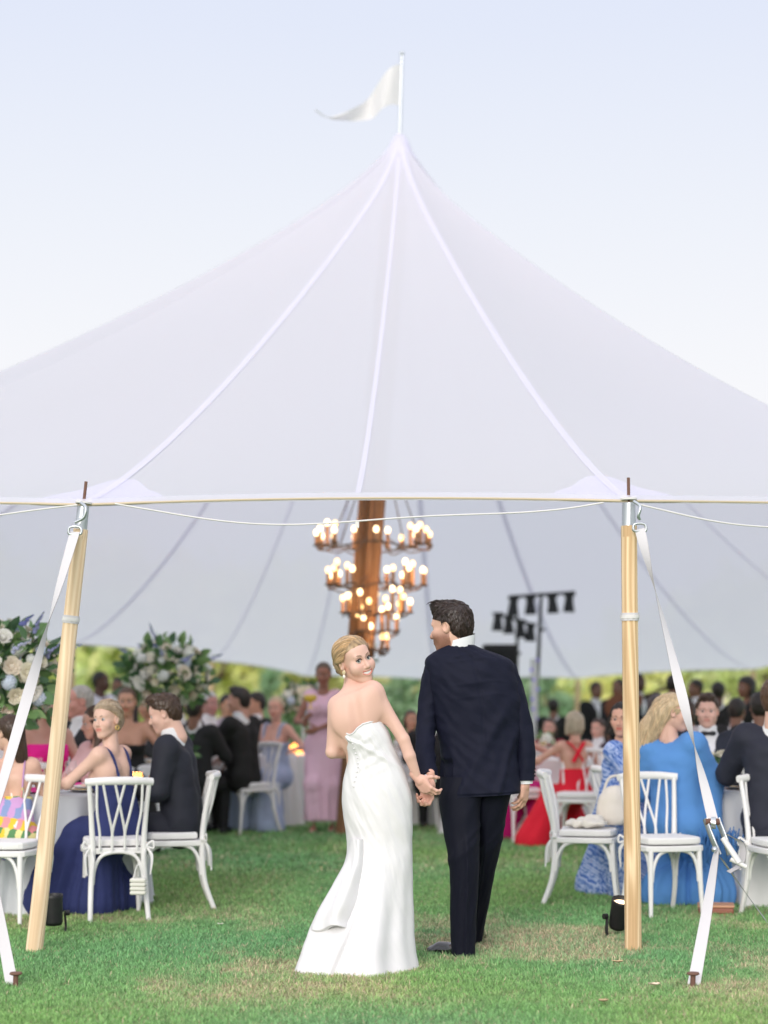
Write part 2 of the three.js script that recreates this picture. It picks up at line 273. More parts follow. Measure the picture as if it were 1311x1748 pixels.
function sidePole(base, top, r0, r1, woodM, label, near, group) {
  const t = thing('tent_pole', label, 'tent pole', base, 0, group), v = top.clone().sub(base), L = v.length(), n = v.clone().normalize();
  mesh('shaft', rod([V(), v.clone().multiplyScalar(near ? .945 : .98)], [r0, r1], near ? 8 : 6, 12, { phase: .39 }), woodM, t);
  if (near) {
    mesh('ferrule', rod([v.clone().addScaledVector(n, -L * .058), v.clone().addScaledVector(n, -.01)], [r1 * .86, r1 * .8], 14), M.steel, t);
    mesh('pin', rod([v.clone().addScaledVector(n, -.02), v.clone().addScaledVector(n, .125)], .0085, 8), M.rust, t);
    mesh('washer', rod([v.clone().addScaledVector(n, .006), v.clone().addScaledVector(n, .016)], .045, 14), M.whiteRope, t);
    const b0 = v.clone().multiplyScalar(.735), ring = rod([b0.clone(), b0.clone().addScaledVector(n, .042)], [r1 * 1.12, r1 * 1.14], 10, 2, { phase: .3 }); mesh('band', ring, M.webbing, t);
    mesh('band', rod([b0.clone().addScaledVector(n, .012), b0.clone().addScaledVector(n, .03)], r1 * 1.19, 10), M.whiteRope, t);
  }
  return t;
}
const poleL = [V(XW(60, 10.64), 0, -10.6), EAVE[NE - 1].clone()], poleR = [V(XW(1081, 10.64), 0, -10.64), EAVE[0].clone()];
sidePole(poleL[0], poleL[1], .047, .040, M.woodPale, 'pale eight-sided wooden tent pole leaning at the left of the entrance', true, 'front tent poles');
sidePole(poleR[0], poleR[1], .047, .044, M.woodGold, 'golden grained wooden tent pole standing at the right of the entrance', true, 'front tent poles');
for (const [i, px, label] of [[11, 146, 'far tent pole at the back left corner with a guy strap'], [10, 373, 'far orange tent pole rising behind the head of the man in the black suit'], [7, 985, 'far tent pole at the back right of the tent'], [6, 1285, 'far tent pole behind the guests at the far right']]) { const e = EAVE[i], d = -e.z; sidePole(V(e.x - .05, groundY(d), -d), e.clone(), .065, .055, M.woodGold, label, false); }
function ribbon(pts, w, tw, n = 60, th = .003, base) {
  const c = new THREE.CatmullRomCurve3(pts, false, 'centripetal'), rows = [];
  for (let i = 0; i <= n; i++) { const t = i / n, p = c.getPoint(t), tan = c.getTangent(t).normalize(); const e = (base ? base.clone() : V(1, 0, 0)).addScaledVector(tan, -(base || V(1, 0, 0)).dot(tan)).normalize().applyAxisAngle(tan, tw(t)), nn = tan.clone().cross(e); const ww = typeof w === 'function' ? w(t) : w; rows.push([[-1, -1], [1, -1], [1, 1], [-1, 1]].map(([a, b]) => p.clone().addScaledVector(e, a * ww / 2).addScaledVector(nn, b * th / 2))); }
  return sheet(rows, true).toNonIndexed();
}
function hook(t, p, q, o) { // swivel hook from the ferrule to the strap's buckle
  mesh('shackle', rod([p.clone().add(V(0, .05, 0)), p.clone().add(V(.03, .02, .03)), p.clone().add(V(.02, -.03, .03)), q.clone().add(V(0, .05, 0))].map((x) => x.sub(o)), .009, 8, 20), M.steel, t);
  const g = rod([V(-.034, 0, 0), V(-.03, .022, 0), V(0, .03, 0), V(.03, .022, 0), V(.034, 0, 0), V(.03, -.01, 0), V(0, -.012, 0), V(-.03, -.01, 0)], .0075, 8, 30, { closed: true }); mesh('buckle', g.translate(...q.clone().sub(o).toArray()), M.steel, t);
}
{ // right guy strap with ratchet
  const top = P(1092, 903, 10.56), rat = P(1217, 1400, 9.9), t = thing('guy_strap', 'white twisted guy strap with a ratchet running from right tent pole to ground stake', 'guy strap', V(XW(1182, 9.37), 0, -9.37)), o = t.position;
  const l = (p) => p.clone().sub(o);
  hook(t, P(1082, 872, 10.58), top, o);
  mesh('strap', ribbon([l(top), l(top.clone().lerp(rat, .5).add(V(.005, -.01, 0))), l(rat)], .052, (u) => .15 + u * Math.PI * 1.95 + .35 * Math.sin(u * 9), 90), M.webbing, t);
  const low = P(1183, 1688, 9.36), rl = P(1223, 1452, 9.8);
  mesh('strap', ribbon([l(rl), l(rl.clone().lerp(low, .5).add(V(.004, .004, 0))), l(low)], (u) => .058 + .002 * u, (u) => 1.25 - 1.05 * Math.pow(u, .7), 50), M.webbing, t);
  mesh('strap_tail', ribbon([l(P(1232, 1466, 9.82)), l(P(1266, 1515, 10.1)), l(P(1308, 1572, 10.9))], .03, (u) => .9 + .2 * u, 24), M.webbing, t);
  const r = new THREE.Group(); const R0 = l(P(1226, 1430, 9.84));
  const dirs = l(P(1240, 1465, 9.85)).sub(l(P(1216, 1400, 9.9))).normalize();
  const parts = [];
  for (const s of [-1, 1]) parts.push(rod([R0.clone().addScaledVector(dirs, -.10).add(V(s * .03, 0, 0)), R0.clone().add(V(s * .032, 0, .01)), R0.clone().addScaledVector(dirs, .09).add(V(s * .026, 0, 0))], .008, 6, 12, { sx: .6, sy: 2.2 }));
  mesh('ratchet_frame', join(parts), M.steel, t);
  mesh('ratchet_drum', rod([R0.clone().addScaledVector(dirs, -.085).add(V(-.034, 0, .005)), R0.clone().addScaledVector(dirs, -.085).add(V(.034, 0, .005))], .016, 14), M.rust, t);
  mesh('ratchet_gear', rod([R0.clone().addScaledVector(dirs, -.085).add(V(-.012, -.004, .03)), R0.clone().addScaledVector(dirs, -.085).add(V(.012, -.004, .034))], .03, 14), M.steel, t);
  mesh('ratchet_handle', join([rod([R0.clone().add(V(.02, 0, .02)), R0.clone().addScaledVector(dirs, .13).add(V(.055, .0, .03))], .014, 8, 1, { sx: 1.7 }), rod([R0.clone().addScaledVector(dirs, .1).add(V(.02, -.01, .03)), R0.clone().addScaledVector(dirs, .14).add(V(.085, -.01, .03))], .011, 8)]), M.whiteRope, t);
  mesh('bolt', ball(.016, ...l(P(1220, 1450, 9.79)).toArray()), M.steel, t);
  mesh('webbing_fold', ribbon([R0.clone().add(V(.035, .02, .02)), R0.clone().add(V(.115, -.03, .0)), R0.clone().add(V(.11, -.13, .0)), R0.clone().add(V(.05, -.17, .01))], .05, () => 1.1, 20), M.webbing, t);
}
{ // left guy strap, its ratchet is outside the picture
  const top = P(128, 908, 10.56), rat = P(-20, 1420, 9.8), t = thing('guy_strap', 'white twisted guy strap running down from the left tent pole to a stake', 'guy strap', V(XW(22, 9.37), 0, -9.37)), o = t.position, l = (p) => p.clone().sub(o);
  hook(t, P(138, 874, 10.58), top, o);
  mesh('strap', ribbon([l(top), l(top.clone().lerp(rat, .5)), l(rat)], .056, (u) => .2 + u * Math.PI * 1.3 - .3 * Math.sin(u * 8), 90), M.webbing, t);
  const low = P(22, 1690, 9.36), rl = P(-22, 1450, 9.78);
  mesh('strap', ribbon([l(rl), l(rl.clone().lerp(low, .5)), l(low)], .06, (u) => .95 - .75 * u, 40), M.webbing, t);
}
for (const [px, label] of [[1182, 'rusty round-headed stake holding the right guy strap in the grass'], [26, 'rusty round-headed stake holding the left guy strap in the grass']]) {
  const t = thing('ground_stake', label, 'stake', V(XW(px, 9.32), 0, -9.32), 0, null);
  mesh('stake_shaft', rod([V(0, -.02, 0), V(.003, .076, 0)], .0125, 10), M.rust, t);
  mesh('stake_head', rod([V(.003, .074, 0), V(.003, .079, 0), V(.003, .088, 0)], [.02, .031, .027], 14, 4), M.rust, t);
}
// ---------- mast, flag ----------
{
  const t = thing('tent_mast', 'tall brown timber mast in the middle of the tent with a doubled sleeve', 'mast', MASTBASE.clone()), top = PEAK.clone().sub(MASTBASE), at = (y, dx = 0, dz = 0) => top.clone().multiplyScalar(y / top.y).add(V(dx, 0, dz));
  mesh('shaft', rod([V(), at(6.3)], [.10, .075], 10, 10), M.woodDark, t);
  const s0 = at(1.86, -.0, .05), s1 = at(6.0, -.0, .05);
  mesh('sleeve_board', rod([s0.clone().add(V(-.075, 0, 0)), s1.clone().add(V(-.07, 0, 0))], .07, 4, 1, { phase: .785, sx: .82, sy: 1 }), M.woodDark, t);
  mesh('sleeve_board', rod([at(.9, .05, .05), at(6.0, .045, .06)], .07, 8), M.woodGold2 = (() => { const m = M.woodDark.clone(); m.color = C(.9, .88, .86); return m; })(), t);
  mesh('sleeve_board', rod([at(1.2, .105, .0), at(6.0, .105, .0)], .04, 4, 1, { phase: .785 }), M.woodDark, t);
  for (const [y, dx] of [[1.80, .0], [1.66, .03]]) mesh('steel_band', rod([at(y, dx, .03), at(y + .035, dx, .03)], [.155, .155], 14, 1, { sy: 1 }), M.steel, t);
  const f = thing('flag', 'white pennant flying on a short pole at the tip of the tent', 'flag', PEAK.clone());
  const pole = [V(0, -.05, 0), P(686, 91, 19).sub(PEAK)];
  mesh('flagpole', rod(pole, .017, 8), M.steel, f); mesh('finial', ball(.024, ...pole[1].toArray()), M.steel, f);
  const cp = [[685, 145, 36, 0], [668, 150, 31, .05], [650, 164, 25, .02], [632, 182, 20, -.06], [612, 195, 12, .02], [588, 205, 6, .1], [562, 205, 3.5, .06], [545, 193, 2, 0], [537, 183, 1, -.04]], cc = new THREE.CatmullRomCurve3(cp.map(([x, y, w, z]) => P(x, y, 19).sub(PEAK).add(V(0, 0, z))));
  const rows = []; for (let i = 0; i <= 40; i++) { const t2 = i / 40, p = cc.getPoint(t2), x = t2 * (cp.length - 1), k = Math.min(cp.length - 2, Math.floor(x)), w = lerp(cp[k][2], cp[k + 1][2], x - k) / F * 19, a = t2 * 1.2, row = []; for (let j = -4; j <= 4; j++) row.push(p.clone().add(V(-Math.sin(a) * .5 * w * j / 4 * (t2 > 0 ? 1 : 0), Math.cos(a) * w * j / 4, Math.sin(t2 * 11 + j * .35) * .05 * Math.min(1, t2 * 4)))); rows.push(row); }
  mesh('pennant', sheet(rows), mat([.82, .80, .80], .9, { transmission: .35, thickness: 0, side: THREE.DoubleSide }), f);
}
// ---------- chandeliers hung round the mast ----------
const bulbM = mat([1, .8, .5], .5, { emissive: C(1, .62, .25), emissiveIntensity: 1.9 }), bulbHot = mat([1, .8, .5], .5, { emissive: C(1, .72, .40), emissiveIntensity: 2.7 });
{
  const c0 = P(640, 1000, 18.85), candleM = mat([.55, .27, .13], .7);
  const tiers = [[2.74, .54, 24, 0, 'topmost ring'], [2.36, .44, 21, .2, 'second ring'], [2.10, .31, 15, .5, 'third ring'], [1.93, .21, 9, .1, 'fourth ring'], [1.76, .11, 4, .9, 'lowest ring']];
  const names = ['wide iron chandelier ring of candle bulbs, topmost round the mast', 'second chandelier ring of candle bulbs below the widest ring', 'middle chandelier ring of candle bulbs, third from the top of the mast cluster', 'small chandelier ring of bulbs just above the lowest pair', 'lowest tiny chandelier ring with a few bulbs near the bride\'s head'];
  tiers.forEach(([y, r, n, ph], k) => {
    const t = thing('chandelier', names[k], 'chandelier', V(c0.x + (1000 - (HZ - (y - CH) * F / 18.85)) * -.00015, y, c0.z));
    mesh('ring', rod([...Array(24)].map((_, i) => V(Math.cos(i / 24 * 6.283) * r, .02 * Math.sin(i * 1.3 + k), Math.sin(i / 24 * 6.283) * r)), .008, 6, 48, { closed: true }), M.iron, t);
    const arms = []; for (let i = 0; i < 6; i++) { const a = i / 6 * 6.283 + ph; arms.push(rod([V(Math.cos(a) * .12, .10, Math.sin(a) * .12), V(Math.cos(a) * r * .6, -.05, Math.sin(a) * r * .6), V(Math.cos(a) * r, -.01, Math.sin(a) * r)], .007, 5, 10)); }
    for (const a of arms) mesh('arm', a, M.iron, t);
    if (k === 0) for (let i = 0; i < 4; i++) { const a = i / 4 * 6.283 + .6; mesh('chain', rod([V(Math.cos(a) * r, 0, Math.sin(a) * r), V(.05, 1.15, 0)], .006, 5), M.iron, t); }
    for (let i = 0; i < n; i++) {
      const a = i / n * 6.283 + ph + rr(-.1, .1), q2 = r * (i % 3 === 1 ? .8 : 1) + rr(-.02, .03), x = Math.cos(a) * q2, z = Math.sin(a) * q2, hh = .11 + (i % 3 === 1 ? .07 : 0) + rr(-.03, .035);
      if (Math.sin(a) > .5 && Math.abs(Math.cos(a)) < .55 && i % 3) continue;
      mesh('drip_cup', mv(lathe([[.001, 0], [.03, .004], [.036, .02], [.012, .012]], 10), x, .005, z), M.iron, t);
      const cd = mesh('candle', rod([V(x, .01, z), V(x, hh, z)], .017, 8), candleM, t);
      const b = mesh('bulb', new THREE.SphereGeometry(.0235, 12, 9).scale(1, 1.35, 1).translate(x, hh + .03, z), rnd() < .6 ? bulbHot : bulbM, t);
      if (i % 5 === 0) { const l = new THREE.PointLight(new THREE.Color(1, .62, .3), .10, 0, 2); l.position.set(x, hh + .03, z); l.castShadow = true; l.shadow.radius = 1; t.add(l); }
    }
  });
}
// ---------- trees and land beyond ----------
{
  tag(mesh('far_dune', (() => { const rows = []; for (let i = 0; i <= 8; i++) { const row = []; for (let j = 0; j <= 60; j++) { const x = lerp(-40, 120, j / 60), k = i / 8; row.push(V(x, groundY(150) - 1 + k * (1 - k) * 4 * (3.6 + 1.2 * nz(x * .05, 2, 0)) * sstep(-40, 10, x), -140 - k * 60)); } rows.push(row); } return sheet(rows); })(), mat([.56, .45, .36], .95)), 'pale sandy rise of land far behind the tent', 'hill', null, 'structure');
  function tree(px, d, w, h, colr, label, trunkH = .28) {
    const g0 = groundY(d), t = thing('tree', label, 'tree', V(XW(px, d), g0, -d), rnd() * 6, null);
    const lf = [], cl = []; for (let i = 0; i < 16; i++) { const a = rnd() * 6.28, r = Math.sqrt(rnd()) * w * .36; cl.push([Math.cos(a) * r, h * rr(trunkH + .06, .86), Math.sin(a) * r, rr(.14, .24) * w]); }
    const pos = [], idx = [], col = [];
    for (let i = 0; i < 1500; i++) { const c = cl[i % 16], u = V(rr(-1, 1), rr(-1, 1), rr(-1, 1)).normalize().multiplyScalar(c[3] * Math.pow(rnd(), .4)), p = V(c[0], c[1], c[2]).add(u), s = rr(.10, .22) * w * .16 + .1, A = V(rr(-1, 1), rr(-1, 1), rr(-1, 1)).normalize(), B = A.clone().cross(V(rr(-1, 1), 1, rr(-1, 1))).normalize(), b = pos.length / 3; for (const [m, n] of [[-1, 0], [0, -.6], [1, 0], [0, .6]]) { const q = p.clone().addScaledVector(A, m * s).addScaledVector(B, n * s); pos.push(q.x, q.y, q.z); const v = .8 + .35 * ((i * 37) % 100) / 100; col.push(v * (.9 + .2 * ((i * 13) % 7) / 7), v, v * .9); } idx.push(b, b + 1, b + 2, b, b + 2, b + 3); }
    const g = new THREE.BufferGeometry(); g.setAttribute('position', new THREE.Float32BufferAttribute(pos, 3)); g.setAttribute('color', new THREE.Float32BufferAttribute(col, 3)); g.setIndex(idx); g.computeVertexNormals();
    mesh('crown', g, mat(colr, .85, { vertexColors: true, transmission: .45, thickness: 0, side: THREE.DoubleSide }), t);
    const br = [rod([V(0, -.1, 0), V(.05 * w, h * .3, 0), V(0, h * .75, .03 * w)], [.045 * w, .03 * w, .008 * w], 7)]; for (let i = 0; i < 5; i++) { const c = cl[i]; br.push(rod([V(.03 * w, h * .3, 0), V(c[0] * .5, h * .45, c[2] * .5), V(c[0], c[1], c[2])], [.018 * w, .006 * w], 5)); }
    mesh('trunk', join(br), mat([.16, .11, .08], .9), t);
  }
  const yg = [.88, .87, .42], lg = [.78, .82, .44], dg = [.34, .50, .32], og = [.88, .83, .50];
  const T = [[-60, 60, 8, 6, dg, 'dark green tree at the far left edge beyond the tent'], [60, 72, 10, 7, yg, 'green tree behind the large flower arrangement at left'], [150, 58, 6, 5, lg, 'light green tree by the back left tent pole'], [235, 80, 11, 8, og, 'olive tree far behind the second flower arrangement'], [330, 66, 8, 6, yg, 'yellow green tree left of the far tent pole'], [415, 74, 9, 7, yg, 'bright yellow green tree behind the man in the black suit'], [490, 90, 11, 8, og, 'golden olive tree far behind the middle table'], [478, 60, 1.7, 3.0, dg, 'small round dark green shrub tree beyond the middle table'], [545, 78, 9, 6.5, og, 'yellow green tree behind the woman in the lilac dress'], [620, 95, 12, 7, og, 'olive green tree far behind the mast'], [688, 56, 1.9, 3.0, dg, 'rounded dark green tree between the bride and the groom'], [770, 100, 10, 5, og, 'olive tree hidden partly by the groom'], [930, 52, 2.0, 2.9, dg, 'rounded green tree right of the groom'], [985, 95, 7, 4.2, lg, 'pale green tree before the sandy rise'], [1048, 66, 2.6, 3.4, yg, 'small yellow green tree beside the band'], [1180, 78, 7, 5.6, yg, 'yellow green tree behind the band at right'], [1240, 95, 9, 7, og, 'olive tree far behind the right hand guests'], [1305, 62, 7, 5.6, lg, 'green tree at the right edge beyond the tent'], [1370, 70, 8, 6.4, yg, 'yellow green tree past the right edge of the tent']];
  for (const [px, d, w, h, c, l] of T) tree(px, d, w, h, c, l);
}
// ---------- chairs ----------
const cushM = mat([.84, .83, .83], .9);
const protoChair = {};
function buildChair(label, pos, yaw, group, lit) { // +z is the front of the seat
  if (protoChair.o) { const c = copyOf(protoChair.o, label, pos, yaw); if (group) c.userData.group = group; return c; }
  const t = thing('crossback_chair', label, 'chair', pos, yaw, group); protoChair.o = t;
  const W = M.white, hw = .175;
  for (const s of [-1, 1]) {
    mesh('leg', rod([V(s * .20, 0, -.285), V(s * .188, .2, -.215), V(s * hw, .44, -.2), V(s * .185, .66, -.22), V(s * .205, .885, -.27)], [.017, .019, .021, .018, .016], 9, 24), W, t);
    mesh('leg', rod([V(s * .195, 0, .235), V(s * .187, .2, .212), V(s * .18, .445, .195)], [.014, .018, .02], 9, 12), W, t);
  }
  mesh('top_rail', rod([V(-.228, .885, -.262), V(-.12, .893, -.305), V(0, .895, -.318), V(.12, .893, -.305), V(.228, .885, -.262)], (u) => .019 + .002 * Math.sin(u * 3.14), 10, 24, { sy: 1.25 }), W, t);
  const back = (x, y) => V(x, y, lerp(-.215, -.29, sstep(.46, .9, y)) - .03 * (1 - (x / .2) ** 2) * sstep(.5, .9, y));
  for (const s of [-1, 1]) for (const [a, m, b] of [[.155, .15, .128], [.115, .075, .043], [.035, -.012, -.043]]) mesh('slat', rod([back(s * b, .455), back(s * b, .56), back(s * m, .70), back(s * a, .885)], .0095, 7, 20), W, t);
  const seat = new THREE.Shape(); seat.moveTo(-.185, -.19); seat.lineTo(.185, -.19); seat.bezierCurveTo(.215, -.05, .235, .1, .205, .19); seat.bezierCurveTo(.15, .245, -.15, .245, -.205, .19); seat.bezierCurveTo(-.235, .1, -.215, -.05, -.185, -.19);
  const ex = (d, bev) => new THREE.ExtrudeGeometry(seat, { depth: d, bevelEnabled: true, bevelSize: bev, bevelThickness: bev, bevelSegments: 3, curveSegments: 10 }).rotateX(Math.PI / 2);
  mesh('seat', mv(ex(.022, .008), 0, .46, 0), W, t);
  mesh('cushion', mv(ex(.016, .014).scale(.9, 1, .88), 0, .506, .012), cushM, t);
  for (const [a, b] of [[[-.188, -.2], [-.184, .2]], [[.188, -.2], [.184, .2]], [[-.18, -.195], [.18, -.195]], [[-.18, .205], [.18, .205]]]) { const A = (f, y) => V(lerp(a[0], b[0], f), y, lerp(a[1], b[1], f)); mesh('brace', rod([A(.02, .24), A(.05, .33), A(.16, .41), A(.35, .438), A(.65, .438), A(.84, .41), A(.95, .33), A(.98, .24)], .0125, 7, 30), W, t); }
  for (const s of [-1, 1]) { const k = mesh('cushion_tie', ball(.02, s * .19, .475, -.2, 8), cushM, t); mesh('ribbon', join([rod([V(s * .19, .475, -.205), V(s * .225, .42, -.235), V(s * .215, .30, -.25)], [.008, .014, .006], 5, 10, { sx: .3 }), rod([V(s * .19, .475, -.205), V(s * .175, .40, -.25), V(s * .19, .27, -.262)], [.008, .014, .006], 5, 10, { sx: .3 }), rod([V(s * .19, .48, -.205), V(s * .235, .51, -.225), V(s * .24, .465, -.225), V(s * .195, .475, -.21)], .008, 5, 12, { sx: .4 })]), cushM, k); }
  t.scale.set(.88, .96, .93);
  return t;
}
// ---------- round tables ----------
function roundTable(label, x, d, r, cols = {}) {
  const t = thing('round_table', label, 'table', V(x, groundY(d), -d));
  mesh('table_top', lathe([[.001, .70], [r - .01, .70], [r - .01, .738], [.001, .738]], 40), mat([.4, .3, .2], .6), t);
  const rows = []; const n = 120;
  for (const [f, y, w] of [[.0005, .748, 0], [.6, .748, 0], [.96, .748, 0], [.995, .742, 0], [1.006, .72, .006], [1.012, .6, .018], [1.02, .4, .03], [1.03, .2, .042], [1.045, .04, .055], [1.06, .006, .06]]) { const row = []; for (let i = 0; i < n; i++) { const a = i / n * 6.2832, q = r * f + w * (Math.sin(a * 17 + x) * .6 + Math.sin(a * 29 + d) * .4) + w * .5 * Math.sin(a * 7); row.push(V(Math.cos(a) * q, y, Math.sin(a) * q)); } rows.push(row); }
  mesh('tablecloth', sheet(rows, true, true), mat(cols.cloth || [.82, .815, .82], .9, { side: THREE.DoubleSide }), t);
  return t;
}
const plateG = lathe([[.001, .004], [.075, .004], [.10, .009], [.135, .018], [.137, .021], [.10, .013], [.07, .009], [.001, .009]], 28);
const glassM = mat([.97, .97, .98], .04, { transmission: .92, thickness: 0, side: THREE.DoubleSide });
const gobletG = lathe([[.034, 0], [.03, .004], [.006, .008], [.004, .07], [.008, .085], [.034, .115], [.04, .155], [.036, .19]], 18);
const plateM = mat([.86, .85, .84], .25), goldM = mat([.80, .58, .22], .3, { metalness: .8 }), pinkN = mat([.82, .05, .32], .8), whiteN = mat([.86, .85, .85], .9);
const stemM = mat([.05, .14, .05], .7, { side: THREE.DoubleSide });
const leafMs = [[.10, .22, .08], [.16, .30, .10], [.22, .36, .13], [.06, .14, .06]].map((c) => mat(c, .6, { side: THREE.DoubleSide, transmission: .2, thickness: 0 }));
function roseGeo(open, n = 22) { // cupped petals in a spiral
  const gs = [];
  for (let i = 0; i < n; i++) { const f = (i + .6) / n, a = i * 2.399, tilt = lerp(.12, open, f), R = lerp(.16, .5, f), w = lerp(.22, .62, f), h = lerp(.75, .62, f), rows = []; for (let j = 0; j <= 4; j++) { const v = j / 4, row = []; for (let k = -2; k <= 2; k++) { const u = k / 2, sw = Math.sin(Math.min(1, v * 1.15 + .18) * 2.3) * w, ang = u * sw * 1.35; const rad = R * (.45 + v * .6) + tilt * v * v * .55; row.push(V(Math.sin(ang) * rad, -.35 + v * h - .10 * u * u * v - tilt * v * v * .18, Math.cos(ang) * rad)); } rows.push(row); } const g = sheet(rows); g.rotateY(a); gs.push(g); }
  gs.push(ball(.28, 0, -.12, 0, 8)); return join(gs);
}
const roseG = [roseGeo(.35), roseGeo(.75), roseGeo(1.05)];
const hydG = (() => { const gs = []; for (let i = 0; i < 90; i++) { const y = 1 - 2 * (i + .5) / 90, a = i * 2.4, r = Math.sqrt(1 - y * y), n = V(Math.cos(a) * r, y, Math.sin(a) * r); if (y < -.6) continue; const q = new THREE.Quaternion().setFromUnitVectors(V(0, 0, 1), n), rows = []; for (const [rad, z] of [[.001, .0], [.09, .015], [.15, .05]]) { const row = []; for (let k = 0; k < 12; k++) row.push(V(Math.cos(k / 12 * 6.283) * rad * (1 + .28 * Math.cos(k * Math.PI * 2 / 3)), Math.sin(k / 12 * 6.283) * rad * (1 + .28 * Math.cos(k * Math.PI * 2 / 3)), z).applyQuaternion(q).addScaledVector(n, .8)); rows.push(row); } gs.push(sheet(rows, true)); } gs.push(ball(.76, 0, 0, 0, 12)); return join(gs); })();
const leafG = (() => { const rows = []; for (let i = 0; i <= 6; i++) { const v = i / 6, w = Math.sin(Math.pow(v, .8) * 3.1416) * .30 + .004; rows.push([V(-w, v, -.12 * v * v + .06 * (w / .3)), V(0, v, -.12 * v * v), V(w, v, -.12 * v * v + .06 * (w / .3))]); } return sheet(rows); })();
const petalMs = [[.86, .82, .70], [.88, .86, .80], [.85, .80, .64], [.87, .78, .66]].map((c) => mat(c, .75, { side: THREE.DoubleSide, transmission: .18, thickness: 0 }));
const hydMs = [[.84, .85, .76], [.62, .69, .80], [.82, .83, .80]].map((c) => mat(c, .8, { side: THREE.DoubleSide })), delM = [[.18, .20, .48], [.30, .31, .56], [.42, .44, .62]].map((c) => mat(c, .8, { side: THREE.DoubleSide }));
function bloom(t, name, g, m, p, out, s) { const o = mesh(name, g, m, t); o.position.copy(p); o.quaternion.setFromUnitVectors(V(0, 1, 0), out.clone().normalize()); o.rotateY(rnd() * 6.28); o.scale.setScalar(s); return o; }
function arrangement(label, pos, o) { // tall vase with a wide airy dome of flowers
  const t = thing(o.low ? 'low_centrepiece' : 'flower_arrangement', label, 'flowers', pos, 0), R = o.r, H = o.h;
  if (o.low) mesh('bowl', lathe([[.001, 0], [.07, 0], [.10, .05], [.105, .085], [.095, .085], [.085, .04], [.001, .02]], 20), plateM, t);
  else { mesh('vase', lathe([[.001, 0], [.09, 0], [.085, .012], [.02, .03], [.018, H * .35], [.03, H * .42], [.018, H * .5], [.022, H * .8], [.055, H * .93], [.075, H], [.06, H], [.001, H * .94]], 20), mat([.88, .88, .9], .12, { transmission: .55, thickness: 0, side: THREE.DoubleSide }), t); }
  const c = V(0, H + R * .28, 0);
  const dirAt = (lo) => { let u; do { u = V(rr(-1, 1), rr(lo, 1), rr(-1, 1)); } while (u.lengthSq() > 1 || u.lengthSq() < .05); return u.normalize(); };
  const place = (u, k) => V(u.x * R * k, u.y * R * .82 * k, u.z * R * k).add(c);
  const fol = [[], [], [], []];
  for (let i = 0; i < o.leaves; i++) { const u = dirAt(-.75), p = place(u, rr(.35, 1.02)), q = new THREE.Quaternion().setFromUnitVectors(V(0, 1, 0), u.clone().add(V(rr(-.7, .7), rr(-.5, .6), rr(-.7, .7))).normalize()), s = rr(.07, .15) * (o.ls || 1); fol[i % 4].push(leafG.clone().rotateY(rnd() * 6.28).applyMatrix4(new THREE.Matrix4().compose(p, q, V(s, s, s)))); }
  fol.forEach((f, i) => f.length && tag(mesh('foliage', join(f), leafMs[i], t), null, null, null, 'stuff'));
  const taken = []; let tries = 0, n = 0;
  while (n < o.roses && tries++ < 900) { const u = dirAt(-.45), k = rr(.72, 1.0), p = place(u, k), s = rr(.028, .052) * (o.fs || 1); if (taken.some(([q, r]) => q.distanceTo(p) < (r + s) * .92)) continue; taken.push([p, s]); n++; rnd() < .22 ? bloom(t, 'hydrangea', hydG, hydMs[Math.floor(rnd() * 2.99)], p, u, s * 1.25) : bloom(t, 'rose', roseG[Math.floor(rnd() * 2.99)], petalMs[Math.floor(rnd() * 3.99)], p, u, s * 1.45); }
  for (let i = 0; i < (o.spikes || 0); i++) { const u = dirAt(.1), a = place(u, .8), e = place(u.clone().add(V(rr(-.3, .3), .1, rr(-.2, .2))).normalize(), rr(1.25, 1.5)), m = a.clone().lerp(e, .5).add(V(0, .03, 0)); const fl = []; for (let k = 0; k < 16; k++) { const f = .35 + .65 * k / 15, p = a.clone().lerp(e, f).add(V(rr(-1, 1), rr(-1, 1), rr(-1, 1)).multiplyScalar(.016 * (1.15 - f))); fl.push(new THREE.IcosahedronGeometry(.017 * (1.35 - f), 0).translate(p.x, p.y, p.z)); } const sp = mesh('delphinium', join(fl), delM[i % 3], t); mesh('stem', rod([a, m, e], .004, 5, 8), stemM, sp); }
  return t;
}
